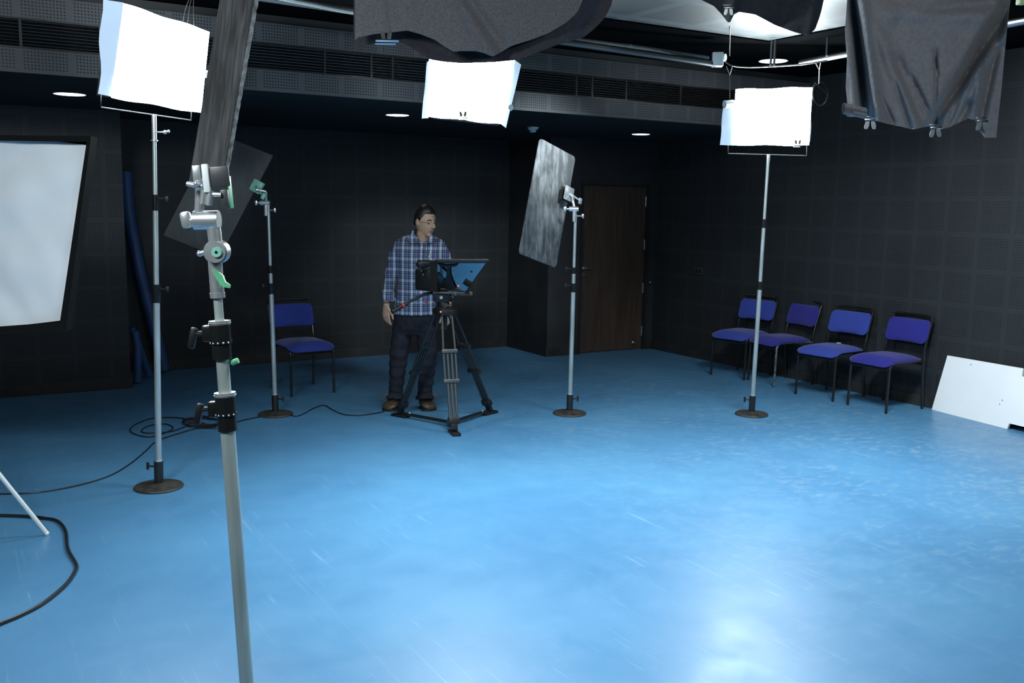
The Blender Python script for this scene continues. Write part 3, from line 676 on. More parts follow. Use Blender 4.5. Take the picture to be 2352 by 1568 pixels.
rim = MB(); rim.loft([[p - F*0.040 for p in fi], [p - F*0.044 for p in fo], [p + F*0.03 for p in fo], [p + F*0.03 for p in fi]], cap=False)
rim.build('rim', 'blackfabric', sb, smooth=False)
cbk = SB(-110, 540) + F*0.55
MB().loft([[p + F*0.028 for p in fo], [cbk + (p-SB(-110, 540))*0.14 for p in fo]]).build('hood', 'blackfabric', sb, smooth=False)
MB().box(SB(208, 322), (0.030, 0.02, 0.028), (R*0.9-Z*0.4, F, Z*0.9+R*0.4), bev=0.006).build('corner_cap', 'white_plastic', sb)
ss = thing('tripod_stand', 'aluminium tripod stand whose leg shows at the left edge on the floor', 'stand', V((-0.2, 5.62, 0)))
leg0, leg1 = flo(108, 1229), at(-40, 1045, 4.62)
tc0 = V((leg0.x - (leg0-leg1).x*4.2, leg0.y - (leg0-leg1).y*4.2, 0)); ctop = V((tc0.x, tc0.y, 1.40))
hub = V((tc0.x, tc0.y, leg0.z + (leg1-leg0).z*4.2))
MB().cyl(V((tc0.x, tc0.y, 0.12)), V((tc0.x, tc0.y, 1.45)), 0.016).build('pole', 'alu', ss)
for a in (0, 2*PI/3, 4*PI/3):
    v_ = V((leg0.x-hub.x, leg0.y-hub.y, 0)); v_.rotate(Matrix.Rotation(a, 3, 'Z'))
    foot = V((hub.x+v_.x, hub.y+v_.y, 0.010)); lg = MB().tube([foot, hub], 0.0115, 10).build('leg', 'alu', ss)
    m_ = foot + (hub-foot)*0.33; MB().tube([m_, V((hub.x, hub.y, 0.14))], 0.010, 8).cyl(m_-Z*0.012, m_+Z*0.012, 0.014).build('brace', 'alu', lg)
    MB().ball(foot, 0.013, n=8).build('rubber_foot', 'alu', lg)
MB().tube([V((tc0.x, tc0.y, 1.42)), cbk], 0.014).build('arm', 'black_metal', ss)

# ------------------------------------------------------------------ blue offcuts in the recess
single(MB().tube(curve_pts([V((1.52, 9.93, 1.98)), V((1.53, 9.92, 1.6)), V((1.60, 9.88, 1.05)), V((1.70, 9.84, 0.5)), V((1.79, 9.82, 0.04))], 6), 0.055, 16), 'vinyl_roll', 'blue_roll', 'tall blue vinyl roll leaning bent in the recess behind the left stand', 'roll', 'rolled blue vinyl offcuts')
single(MB().tube(curve_pts([V((1.445, 9.50, 0.52)), V((1.52, 9.53, 0.30)), V((1.60, 9.60, 0.035))], 6), 0.035, 16), 'vinyl_roll', 'blue_roll', 'short blue vinyl roll leaning to the right against the pillar edge', 'roll', 'rolled blue vinyl offcuts')
single(MB().tube([V((1.455, 9.36, 0.50)), V((1.475, 9.36, 0.36)), V((1.46, 9.36, 0.02))], 0.036, 16), 'vinyl_roll', 'blue_roll', 'short blue vinyl roll standing upright against the pillar edge', 'roll', 'rolled blue vinyl offcuts')

# ------------------------------------------------------------------ chairs
def make_chair(label, fabric, frame='frame'):
    t = thing('stacking_chair', label, 'chair', V((0, 0, 0)), 'blue stacking chairs')
    w, d, rr = 0.205, 0.225, 0.011
    for s in (-1, 1):
        x = s*w
        MB().tube(curve_pts([(x, -d, 0), (x, -d+0.006, 0.34), (x, -d+0.02, 0.405), (x, -d+0.06, 0.43), (x, 0, 0.432), (x, d-0.01, 0.425)], 6), rr, 10).build('leg', frame, t)
    for s in (-1, 1):
        x = s*w
        MB().tube(curve_pts([(x, d+0.015, 0), (x, d-0.005, 0.25), (x, d-0.015, 0.44), (x, d+0.01, 0.58), (x, d+0.045, 0.70), (x*0.995, d+0.07, 0.775)], 5), rr, 10).build('leg', frame, t)
    MB().tube(curve_pts([(-w*0.995, d+0.07, 0.772), (-w*0.95, d+0.08, 0.795), (-w*0.80, d+0.084, 0.808), (0, d+0.094, 0.812), (w*0.80, d+0.084, 0.808), (w*0.95, d+0.08, 0.795), (w*0.995, d+0.07, 0.772)], 5), rr, 10).build('top_rail', frame, t)
    MB().tube([(-w, -d+0.008, 0.375), (w, -d+0.008, 0.375)], 0.009, 8).build('crossbar', frame, t)
    MB().tube([(-w, d-0.012, 0.40), (w, d-0.012, 0.40)], 0.009, 8).build('crossbar', frame, t)
    # seat: waterfall front, rounded corners, domed
    rings = []; nx, ny = 16, 18
    def grid(top):
        rows = []
        for j in range(ny+1):
            v = j/ny; yy = -0.255 + 0.47*v
            half = 0.222*(1-0.10*max(0, (v-0.55)/0.45)**2); cr = min(v, 1-v)
            half *= (1 - 0.22*max(0, 1-cr/0.10)**2.2)
            row = []
            for i in range(nx+1):
                u = -1+2*i/nx
                z = 0.444 + (0.038*(1-abs(u)**4)*(1-abs(2*v-1)**5) if top else 0)
                z -= 0.040*max(0, (0.26-v)/0.26)**2
                if not top: z -= 0.006
                row.append(V((half*u, yy, z)))
            rows.append(row)
        return rows
    def pad(name, gt, gb_):
        m = MB(); a = [[m.b.verts.new(p) for p in r_] for r_ in gt]; c = [[m.b.verts.new(p) for p in r_] for r_ in gb_]
        for g, fl in ((a, 0), (c, 1)):
            for p, q in zip(g, g[1:]):
                for k in range(len(p)-1):
                    f = (p[k], p[k+1], q[k+1], q[k]); m.b.faces.new(f[::-1] if fl else f)
        for p, q in ((a[0], c[0]), (a[-1], c[-1]), ([r_[0] for r_ in a], [r_[0] for r_ in c]), ([r_[-1] for r_ in a], [r_[-1] for r_ in c])):
            for k in range(len(p)-1): m.b.faces.new((p[k], p[k+1], q[k+1], q[k]))
        return m.build(name, fabric, t, sharp=75)
    pad('seat', grid(True), grid(False))
    def bgrid(front):
        rows = []
        for j in range(13):
            v = j/12; zz = 0.575 + 0.200*v; row = []
            cr = min(v, 1-v); half = 0.212*(1-0.16*max(0, 1-cr/0.18)**2.2)
            for i in range(17):
                u = -1+2*i/16
                y = d + 0.012 + 0.30*(zz-0.575) + 0.020*(1-u*u) - 0.016
                if front: y -= 0.018 + 0.022*(1-abs(u)**4)*(1-abs(2*v-1)**4)
                row.append(V((half*u, y, zz)))
            rows.append(row)
        return rows
    pad('backrest', bgrid(True), bgrid(False))
    return t
def dup(root, label):
    r = root.copy(); COL.objects.link(r); r['label'] = label
    for ch in list(root.children):
        c = ch.copy(); COL.objects.link(c); c.parent = r
    return r
def place(o, x, y, deg, lab=None): o.location = (x, y, 0); o.rotation_euler = (0, 0, math.radians(deg)); return o
ch0 = make_chair('lone blue chair with black legs standing behind a stand, left of the man', 'seat_bright'); place(ch0, 2.735, 8.375, 5)
ch1 = dup(ch0, 'bright blue chair at the left end of the row by the right wall'); place(ch1, 7.05, 7.21, -79)
ch3 = dup(ch0, 'lightest blue chair, third from left in the row by the right wall'); place(ch3, 7.03, 6.02, -85)
ch4 = make_chair('deep blue chair at the right end of the row, beside the white board', 'seat_deep'); place(ch4, 7.05, 5.425, -91)
ch2 = dup(ch4, 'violet-blue chair with a chipped pale front leg, second in the row'); place(ch2, 7.104, 6.715, -98)
wl_ = [c for c in ch2.children if c.name.startswith('leg')]
for c in wl_[1:2]:
    c.data = c.data.copy(); c.data.materials[0] = M['frame_worn']; c['label'] = 'chipped pale metal front leg'

# ------------------------------------------------------------------ notched white board leaning at the right wall
wb = thing('foam_board', 'notched white foam board leaning against the right wall past the chairs', 'board', V((7.25, 4.7, 0)))
B0, B1 = flo(2141, 941), flo(2312, 985)
dirb = (B1-B0).normalized(); tl_ = V((7.385, 0, 0))
d_ = ray(2175, 817); tpt = EYE + d_*((7.375)/d_.x)
upb = (tpt-B0); upb -= dirb*upb.dot(dirb); Hb = upb.length; upb.normalize()
nbd = dirb.cross(upb).normalized()
if nbd.x > 0: nbd = -nbd
def uv(px, py):
    d = ray(px, py); t_ = (B0-EYE).dot(nbd)/d.dot(nbd); p_ = EYE+d*t_-B0; return p_.dot(dirb), p_.dot(upb)
pts = [uv(2140, 940), uv(2150, 946), uv(2313, 985), uv(2318, 972), uv(2420, 996), uv(2440, 885), uv(2347, 864), uv(2350, 846), uv(2176, 816)]
poly = [B0 + dirb*a + upb*max(c, 0.001) for a, c in pts]
MB().prism(poly, -nbd*0.018).build('sheet', 'foam', wb, smooth=False)
for px, py in ((2296, 928), (2302, 919), (2230, 837)):
    a, c = uv(px, py); q = B0 + dirb*a + upb*c; MB().cyl(q - nbd*0.001, q + nbd*0.0012, 0.0045, n=8).build('dent', 'grey_metal', wb)
# wall plates
sw = thing('switch_plate', 'dark switch plate on the right wall near the door corner', 'switch', V((XR, 8.307, 1.01)))
MB().box((XR-0.006, 8.307, 1.01), (0.012, 0.15, 0.085), bev=0.003).build('plate', 'grey_metal', sw)
for k in (-0.035, 0.02): MB().box((XR-0.014, 8.307+k, 1.012), (0.010, 0.03, 0.045), bev=0.003).build('rocker', 'black_plastic', sw)
so = thing('socket_outlet', 'black wall socket behind the third chair with a small white plug', 'socket', V((XR, 6.25, 0.435)))
MB().box((XR-0.008, 6.25, 0.435), (0.016, 0.30, 0.095), bev=0.004).build('plate', 'black_plastic', so)
MB().box((XR-0.024, 6.235, 0.437), (0.03, 0.040, 0.030), bev=0.004).build('plug', 'white_plastic', so)
dp_ = thing('door_contact', 'tiny white contact button on the black frame right of the door', 'button', V((7.34, YD, 0.81)))
MB().box((7.335, YD-0.006, 0.81), (0.026, 0.012, 0.04), bev=0.002).build('plate', 'black_plastic', dp_); MB().cyl((7.335, YD-0.011, 0.818), (7.335, YD-0.018, 0.818), 0.009, n=12).build('button', 'white_plastic', dp_)

# ------------------------------------------------------------------ hanging cloths
def cloth(name, label, m, x0, x1, ytop, ybot, hd, folds, n=(70, 40), left=None, right=None, amp=1.0, th=0.003):
    t = thing(name, label, 'cloth', at((x0+x1)/2, ytop, hd))
    rows = []
    for j in range(n[1]+1):
        v = j/n[1]; row = []
        for i in range(n[0]+1):
            u = i/n[0]; xb = x0 + (x1-x0)*u
            yb_ = lerp_tab(ybot, xb); y = ytop + (yb_-ytop)*v
            x = xb
            if left: x += lerp_tab(left, y)*(1-u)
            if right: x += lerp_tab(right, y)*u
            w_ = 0
            for (ax, ay, bx, by, wid, a) in folds:
                dx, dy = bx-ax, by-ay; L_ = math.hypot(dx, dy); s_ = ((x-ax)*dx + (y-ay)*dy)/L_/L_
                dist = ((x-ax)*dy - (y-ay)*dx)/L_
                if -0.25 < s_ < 1.25:
                    e = 1 if 0 <= s_ <= 1 else max(0, 1-abs(s_-min(max(s_, 0), 1))/0.25)
                    w_ += a*e*math.exp(-(dist/wid)**2)
            w_ += 0.006*noise.noise(V((x/45, y/60, hd)))
            row.append(at(x, y, hd + w_*amp))
        rows.append(row)
    MB().sheet(rows, th, F).build('fabric', m, t, sharp=80)
    return t
cb_low = [(806, 106), (812, 112), (822, 114), (838, 104), (850, 101), (880, 99), (915, 96), (935, 103), (960, 120), (985, 136), (1020, 142), (1060, 145), (1130, 143), (1185, 138), (1220, 126), (1280, 103), (1340, 86), (1365, 66), (1390, 40), (1408, 4), (1412, -20)]
C1 = cloth('black_cloth', 'wide black cloth hanging behind the grey felt above the middle panel', 'blackcloth', 812, 1412, -95, cb_low, 4.62,
           [(1000, 140, 900, -60, 30, 0.03), (1200, 140, 1380, -60, 40, -0.04), (1080, 150, 1060, -60, 26, 0.02), (1340, 90, 1420, -60, 22, 0.03)])
fl_low = [(815, 92), (822, 86), (860, 78), (900, 74), (935, 70), (965, 78), (1000, 92), (1020, 106), (1043, 119), (1060, 117), (1090, 117), (1110, 121), (1131, 130), (1150, 120), (1175, 105), (1218, 92), (1260, 76), (1300, 52), (1325, 30), (1338, 2), (1344, -20)]
C2 = cloth('grey_felt', 'grey felt sheet hanging in front of the wide black cloth', 'felt', 815, 1344, -92, fl_low, 4.50,
           [(905, 80, 890, -60, 9, 0.02), (1160, 118, 1060, -20, 13, 0.035), (1130, 130, 1040, -30, 20, -0.03), (945, 62, 935, -60, 14, -0.02), (1230, 90, 1300, -60, 40, 0.02)])
ml = [(1603, -8), (1612, 0), (1640, 14), (1658, 33), (1672, 52), (1678, 50), (1686, 33), (1698, 27), (1735, 33), (1780, 57), (1820, 72), (1855, 82), (1872, 68), (1884, 36), (1894, -8)]
C3 = cloth('black_cloth', 'small dark cloth hanging before the lit ceiling between the large cloths', 'blackcloth', 1603, 1894, -95, ml, 5.6,
           [(1680, 40, 1700, -60, 12, -0.04), (1790, 60, 1840, -60, 25, 0.05), (1860, 80, 1880, -60, 14, -0.03)])
rl = [(1930, 262), (1946, 268), (1970, 268), (1985, 272), (2012, 276), (2040, 283), (2075, 290), (2110, 297), (2135, 292), (2150, 290), (2175, 297), (2200, 292), (2225, 280), (2245, 272), (2262, 276), (2275, 300), (2290, 316), (2330, 316)]
C4 = cloth('black_cloth', 'large faded black cloth with clips along its hem at upper right', 'flagcloth', 1943, 2318, -60, rl, 4.35,
           [(2150, 285, 2325, 0, 15, 0.13), (2172, 262, 2312, 70, 10, -0.07), (1990, 275, 1955, -30, 16, 0.10), (2012, 262, 1975, -20, 12, -0.05), (2120, 285, 2060, 140, 14, 0.03), (2180, 280, 2240, 120, 9, 0.03), (1965, 260, 1948, -30, 10, -0.035), (2020, 250, 1972, -20, 14, -0.02), (2150, 290, 2100, 190, 6, 0.02), (2150, 285, 2150, 130, 4, 0.016), (2110, 290, 2010, 60, 16, -0.025),
            (2255, 270, 2300, 60, 9, 0.04), (2235, 250, 2250, 180, 7, -0.02), (2150, 20, 2310, 2, 14, 0.02), (2050, 40, 1990, 0, 25, -0.02), (2190, 300, 2225, 240, 10, 0.035), (2050, 280, 2020, 220, 7, 0.025), (2145, 120, 2155, 170, 3, 0.012), (2080, 30, 2310, 40, 20, -0.015), (2090, 290, 2060, 200, 6, 0.02)],
           n=(110, 70), amp=1.6, left=[(-60, 4), (0, 3), (70, -2), (140, 3), (200, 0), (240, 4), (268, 2)], right=[(-60, 8), (0, 3), (60, -4), (120, -10), (200, -17), (260, -24), (320, -30)])
rollp = []
for k in range(40):
    a = k*0.36; q = 0.026-0.0004*k; rollp.append((math.cos(a)*q, math.sin(a)*q))
o_ = at(1943, 250, 4.33)
rm = MB(); rm.sheet([[o_ + R*(0.0+s_*0.10) + F*x + Z*(y*1.1 - s_*0.02) - R*0.012 for x, y in rollp] for s_ in (0, 1)], 0.002, R*0.001+F*0.0)
rm.build('rolled_hem', 'flagcloth', C4)
# pipes that carry the cloths, above the top of the view
for pa, pb, lab in ((at(740, -96, 4.6), at(1480, -96, 4.6), 'black pipe carrying the wide black cloth and felt'), (at(1560, -96, 5.6), at(1940, -96, 5.6), 'black pipe carrying the small dark cloth'), (at(1900, -60, 4.37), at(2380, -60, 4.37), 'black pipe carrying the large faded cloth')):
    t = thing('lighting_pipe', lab, 'pipe', pa); MB().cyl(pa, pb, 0.02).build('tube', 'pipe', t)
    for s_ in (0.1, 0.9):
        q = pa.lerp(pb, s_); MB().cyl(q, V((q.x, q.y, ZC-0.002 if q.x < 5.6 else 3.008)), 0.006, n=8).build('hanger', 'pipe', t)
def clip(c, label, w=0.075, jaw='steel', tilt=0.0, flip=1, lever='chrome'):
    """flat bulldog clip: two jaw bars, two looped levers"""
    c = V(c); t = thing('bulldog_clip', label, 'clip', c, 'metal bulldog clips')
    ax = R*math.cos(tilt) + Z*math.sin(tilt); az = (Z*math.cos(tilt) - R*math.sin(tilt))*flip
    MB().box(c - F*0.008, (w, 0.006, 0.009), (ax, F, az), bev=0.002).build('jaw', jaw, t)
    MB().box(c - ax*0.008 + az*0.013 - F*0.006, (w*0.9, 0.006, 0.006), (ax, F, az), bev=0.002).build('jaw', jaw, t)
    for s_ in (-1, 1):
        q = c - az*0.008 + ax*(0.012*s_-0.004)
        MB().prism([q - F*0.012 + ax*x + az*y for x, y in ((-0.008, 0), (0.008, 0), (0.010+0.004*s_, -0.022), (0.006+0.006*s_, -0.034), (-0.006+0.006*s_, -0.034), (-0.010+0.004*s_, -0.022))], -F*0.004).build('lever', lever, t)
    return t
clip(at(1999, 275, 4.33), 'bulldog clip at the left of the large faded cloth hem', 0.055)
clip(at(2148, 293, 4.33), 'bulldog clip at the middle of the large faded cloth hem', 0.050, tilt=0.05)
clip(at(2255, 278, 4.33), 'bulldog clip at the right of the large faded cloth hem', 0.050)
clip(at(1674, 18, 5.56), 'pale bulldog clip on the small dark cloth', 0.055)
bc = clip(at(890, 95, 4.46), 'bulldog clip with a blue jaw on the grey felt at left', 0.105, jaw='blue_clip', flip=-1, lever='castiron')
clip(at(1065, 271, 6.66), 'small bulldog clip under the middle lit panel', 0.06, flip=-1, lever='grey_metal')
clip(at(1832, 334, 7.73), 'small bulldog clip under the right lit panel', 0.06, flip=-1, lever='grey_metal')
lt_ = at(2347, 3, 4.6)
single(MB().box(lt_, (0.04, 0.04, 0.03), (R, F, Z), bev=0.006).cyl(lt_, V((lt_.x, lt_.y, ZC)), 0.004, n=6), 'lamp_tag', 'yellow', 'pale yellow-green block in the top right corner', 'tag')

# ------------------------------------------------------------------ camera, prompter and tripod
tp = thing('camera_tripod', 'black two-stage camera tripod with floor spreader in front of the man', 'tripod', V((3.348, 6.626, 0)))
hd0 = 7.30
ctr = at(1022, 712, hd0); ff, fl_, fr_ = flo(1043, 996), flo(922, 957), flo(1122, 951)
def leg(foot, front):
    foot = V(foot); top = V((ctr.x, ctr.y, ctr.z)) + (V((foot.x, foot.y, 0)) - V((ctr.x, ctr.y, 0))).normalized()*0.055
    d = foot + Z*0.06 - top; L_ = d.length; d.normalize(); s_ = d.cross(Z).normalized(); o_ = s_.cross(d)
    lm = 'grey_metal' if front else 'black_metal'
    P = lambda k, x=0: top + d*(L_*k) + s_*x
    l = MB()
    for x in (-0.047, 0.047): l.tube([P(0.0, x*0.8), P(0.36, x)], 0.0085, 10)
    lg = l.build('leg', lm, tp)
    if front: lg['label'] = 'front leg with paired grey tubes'
    m_ = MB()
    for x in (-0.046, -0.016, 0.016, 0.046): m_.tube([P(0.36, x), P(0.62, x)], 0.0095, 8)
    m_.build('middle_tubes', lm, lg)
    m_ = MB()
    for x in (-0.028, 0.0, 0.028): m_.tube([P(0.60, x), P(0.955, x)], 0.0105, 8)
    m_.build('lower_tubes', lm, lg)
    for k, w_ in ((0.355, 0.125), (0.615, 0.125)): MB().box(P(k), (w_, 0.036, 0.032), (s_, o_, d), bev=0.005).build('leg_lock', lm, lg)
    MB().box(P(0.95), (0.085, 0.045, 0.05), (s_, o_, d), bev=0.006).box(P(0.985), (0.05, 0.035, 0.09), (s_, o_, d), bev=0.006).build('ankle', 'black_plastic', lg)
    out = V((d.x, d.y, 0)).normalized(); si = out.cross(Z)
    MB().box(foot + Z*0.011 + out*0.01, (0.16, 0.065, 0.022), (out, si, Z), bev=0.006).build('foot_pad', 'black_plastic', lg)
for f_, fr in ((ff, True), (fl_, False), (fr_, False)): leg(f_, fr)
sc = V(((ff.x+fl_.x+fr_.x)/3, (ff.y+fl_.y+fr_.y)/3, 0.035)); sc = V((*(sc.xy*0.55 + ff.xy*0.45), 0.035))
sp = MB().cyl(sc-Z*0.015, sc+Z*0.018, 0.035).build('spreader', 'grey_metal', tp)
for f_ in (ff, fl_, fr_):
    e = V((f_.x, f_.y, 0.03)); dd = (e-sc).normalized()
    MB().box((sc+e)/2, ((e-sc).length, 0.030, 0.020), (dd, dd.cross(Z), Z), bev=0.003).build('spreader_arm', 'black_metal', sp)
    MB().cyl(e - dd*0.09 + Z*0.0, e - dd*0.09 + Z*0.022, 0.008, n=8).build('spreader_bolt', 'chrome', sp)
cr = MB(); cr.cyl(ctr - Z*0.03, ctr + Z*0.025, 0.075, n=24)
for f_ in (ff, fl_, fr_):
    o_ = (V((f_.x, f_.y, 0))-V((ctr.x, ctr.y, 0))).normalized(); cr.box(ctr + o_*0.055 - Z*0.01, (0.06, 0.11, 0.045), (o_, o_.cross(Z), Z), bev=0.008)
cr.build('crown', 'black_plastic', tp)
MB().ball(at(1012, 716, hd0-0.115), 0.006, n=8).build('level_lamp', 'red_lamp', tp)
MB().tube([ctr - Z*0.03, ctr - Z*0.15], [0.022, 0.017], 12).build('bowl_handle', 'black_plastic', tp)
# fluid head
hdm = thing('fluid_head', 'black fluid head with pan handle on top of the tripod', 'tripod head', ctr + Z*0.025)
hc = at(1015, 690, hd0)
MB().cyl(ctr + Z*0.022, hc, 0.048, 0.042, n=24).build('base', 'black_plastic', hdm)
MB().box(hc + Z*0.03, (0.12, 0.10, 0.085), (R, F, Z), bev=0.018).build('body', 'black_plastic', hdm)
MB().cyl(hc + Z*0.03 - R*0.06, hc + Z*0.03 + R*0.075, 0.038, n=20).build('drag_drum', 'black_plastic', hdm)
MB().cyl(hc + R*0.0 - F*0.05 + Z*0.03, hc - F*0.075 + Z*0.03, 0.012).build('drag_knob', 'chrome', hdm)
MB().cyl(at(981, 694, hd0-0.05), at(978, 694, hd0-0.08), 0.008).build('lock_lever', 'red', hdm)
ph = MB().tube([at(992, 672, hd0-0.04), at(975, 675, hd0-0.12), at(940, 693, hd0-0.20), at(903, 715, hd0-0.28)], [0.012, 0.012, 0.011, 0.013], 12).build('pan_handle', 'black_plastic', hdm)
MB().tube([at(934, 697, hd0-0.215), at(900, 716, hd0-0.29)], [0.0165, 0.0175], 14).build('grip', 'black_plastic', ph)
MB().tube([at(927, 701, hd0-0.23), at(923, 703, hd0-0.24)], 0.0182, 14).build('grip_band', 'red', ph)
MB().box(hc + Z*0.09 + R*0.06, (0.30, 0.09, 0.020), (R, F, Z), bev=0.004).build('slide_plate', 'black_plastic', hdm)
# camera
fdir = (R*0.80 - F*0.60).normalized(); sdir = fdir.cross(Z)
cmr = thing('video_camera', 'black video camera mounted behind the prompter glass', 'camera', hc + Z*0.10)
cb0 = at(983, 640, hd0)
MB().box(cb0, (0.17, 0.13, 0.155), (fdir, sdir, Z), bev=0.018).box(cb0 - Z*0.06 + fdir*0.01, (0.19, 0.11, 0.06), (fdir, sdir, Z), bev=0.012).build('body', 'black_plastic', cmr)
MB().tube([at(999, 606, hd0-.03), at(985, 605, hd0-.06), at(972, 606, hd0-.09), at(962, 608, hd0-.11)], [0.026, 0.026, 0.034, 0.024], 16).build('viewfinder', 'black_plastic', cmr)
MB().tube([at(966, 606, hd0-.10), at(959, 609, hd0-.12)], [0.036, 0.020], 16).build('eyecup', 'black_plastic', cmr)
MB().tube([cb0 + Z*0.075 - fdir*0.06, cb0 + Z*0.115 - fdir*0.05, cb0 + Z*0.115 + fdir*0.06, cb0 + Z*0.075 + fdir*0.07], 0.012, 10).build('carry_handle', 'black_plastic', cmr)
MB().cyl(cb0 + fdir*0.07, cb0 + fdir*0.105, 0.045, 0.05).build('lens', 'black_plastic', cmr)
for dx, dy in ((972, 631), (968, 622)): MB().ball(at(dx, dy, hd0-0.10), 0.009, n=8).build('dial', 'grey_metal', cmr)
MB().box(cb0 - sdir*0.07 - Z*0.02, (0.10, 0.025, 0.10), (fdir, sdir, Z), bev=0.008).build('side_grip', 'black_plastic', cmr)
# prompter
pr = thing('teleprompter', 'teleprompter with slanted blue-tinted glass and flat monitor on the camera', 'teleprompter', hc + Z*0.10 + R*0.08)
g1, g2, g3, g4 = at(1005, 602, hd0-0.14), at(1118, 601, hd0-0.34), at(1071, 668, hd0-0.10), at(1002, 668, hd0+0.02)
gn = (g2-g1).cross(g4-g1).normalized()
MB().prism([g1, g2, g3, g4], gn*0.004).build('glass', 'glass', pr, smooth=False)
MB().tube([at(1000, 597, hd0-0.14), at(1122, 597, hd0-0.345)], 0.009, 8).build('top_rail', 'grey_metal', pr)
MB().tube([at(1001, 602, hd0-0.135), at(1119, 602, hd0-0.335)], 0.007, 8).build('glass_frame', 'black_plastic', pr)
MB().tube([at(1119, 601, hd0-0.34), at(1071, 669, hd0-0.10)], 0.004, 8).build('glass_frame', 'black_plastic', pr)
MB().prism([at(x, y, hd0-0.155) for x, y in ((987, 603), (1004, 598), (1004, 669), (988, 667))], F*0.012).build('hood', 'blackfabric', pr, smooth=False)
MB().prism([at(x, y, hd0+0.05) for x, y in ((990, 605), (1012, 602), (1012, 667), (992, 667))], F*0.012).build('hood', 'blackfabric', pr, smooth=False)
MB().box(at(1033, 672, hd0-0.06), (0.235, 0.06, 0.016), (R, F, Z), bev=0.003).build('tray', 'grey_metal', pr)
MB().box(at(1062, 677, hd0-0.16), (0.11, 0.05, 0.014), (R, F, Z), bev=0.004).build('monitor', 'black_plastic', pr)
for x in (1046, 1082): MB().box(at(x, 674, hd0-0.25), (0.022, 0.016, 0.030), (R, F, Z), bev=0.003).build('bracket', 'grey_metal', pr)
MB().cyl(at(1028, 690, hd0-0.02), at(1028, 672, hd0-0.04), 0.02).build('mount', 'black_plastic', pr)
def onglass(x, y):
    d = ray(x, y); t_ = (g1-EYE).dot(gn)/d.dot(gn); return EYE + d*(t_-0.014)
MB().prism([onglass(x, y) for x, y in ((1010, 606), (1014, 612), (1026, 614), (1025, 634), (1022, 641), (1017, 642), (1016, 663), (1047, 663), (1040, 646), (1035, 632), (1034, 614), (1049, 611), (1053, 605), (1044, 608), (1020, 609))], fw*0.006).build('glass_reflection', 'black_plastic', pr, smooth=False)  # dark silhouette set before the glass, standing in for a reflection

# ------------------------------------------------------------------ the man
HM = 7.80
def Q(x, y, dd=0.0): return at(x, y, HM+dd)
man = thing('man', 'man in a blue plaid shirt and dark jeans standing behind the tripod', 'person', V((3.25, 7.16, 0)))
hf = (R*0.70 - F*0.69 - Z*0.10).normalized(); hs = (hf.cross(Z)).normalized(); hu = hs.cross(hf).normalized()
hc_ = Q(977, 509, 0.01)
def head_pts(x, y, z): return hc_ + hs*x + hf*y + hu*z
body = MB()
# skull and jaw
rings = []
n = 32
for i in range(0, 27):
    zz = -0.985 + 1.975*i/26; ring = []
    pw = 2.0 if zz > 0 else 2.0 + 1.3*min(1, -zz/0.5)
    rad_ = max(0.08, (1-abs(zz)**pw))**(1/pw)
    for k in range(n):
        a = 2*PI*k/n; cx_, cy_ = math.cos(a), math.sin(a)
        jaw = min(1, max(0, -0.05-zz)/0.85)
        px = cx_*rad_*0.077*(1-0.36*jaw)
        py = cy_*rad_*0.096*(1-0.06*jaw if cy_ > 0 else 1-0.30*jaw); pz = zz*0.122
        if cy_ > 0: px *= 1-0.22*jaw*cy_**2
        if cy_ > 0.4 and abs(zz+0.02) < 0.2:                      # eye sockets
            for s_ in (-1, 1): py -= 0.011*math.exp(-((px-s_*0.031)/0.017)**2 - ((pz+0.004)/0.013)**2)
        if cy_ > 0.4: py += 0.005*math.exp(-((pz-0.021)/0.010)**2) - 0.004*math.exp(-((pz+0.085)/0.010)**2)
        ring.append(head_pts(px, py, pz))
    rings.append(ring)
body.loft(rings)
# nose, lips, ears
body.loft([[head_pts(w_*math.cos(2*PI*k/10), y_+d_*math.sin(2*PI*k/10), z_) for k in range(10)] for z_, y_, w_, d_ in ((0.018, 0.090, 0.008, 0.010), (-0.006, 0.100, 0.009, 0.013), (-0.028, 0.111, 0.013, 0.017), (-0.038, 0.107, 0.017, 0.015), (-0.044, 0.100, 0.010, 0.010))])
lipm = MB(); lipm.ball(head_pts(0, 0.0855, -0.065), (0.022, 0.010, 0.0045), (hs, hf, hu), 8); lipm.ball(head_pts(0, 0.0845, -0.073), (0.019, 0.010, 0.0052), (hs, hf, hu), 8)
lipm.build('lips', 'lip', man)
body.ball(head_pts(0, 0.066, -0.103), (0.024, 0.019, 0.017), (hs, hf, hu), 8)
for s_ in (-1, 1): body.ball(head_pts(s_*0.079, -0.008, -0.006), (0.009, 0.018, 0.032), (hs, hf, hu), 8)
# neck, trunk, arms, legs under the clothes
body.ell([(Q(973, 532, 0.03), 0.056, 0.060), (Q(970, 550, 0.04), 0.059, 0.062), (Q(967, 562, 0.05), 0.075, 0.07)])
body.ell([(Q(967, 558, 0.05), 0.08, 0.06), (Q(966, 574, 0.05), 0.14, 0.080), (Q(965, 600, 0.04), 0.165, 0.10), (Q(962, 650, 0.04), 0.15, 0.10), (Q(955, 700, 0.04), 0.15, 0.10), (Q(952, 745, 0.04), 0.15, 0.10)])
body.tube([Q(924, 580, 0.05), Q(905, 604, 0.05), Q(896, 635, 0.05), Q(891, 665, 0.03), Q(888, 690, 0.01), Q(887.5, 703, 0.0)], [0.042, 0.040, 0.036, 0.034, 0.028, 0.025], 14)
body.tube([Q(1010, 580, 0.05), Q(1026, 610, 0.06), Q(1030, 650, 0.05), Q(1030, 690, 0.0), Q(1029, 708, -0.02)], [0.042, 0.040, 0.036, 0.028, 0.024], 14)
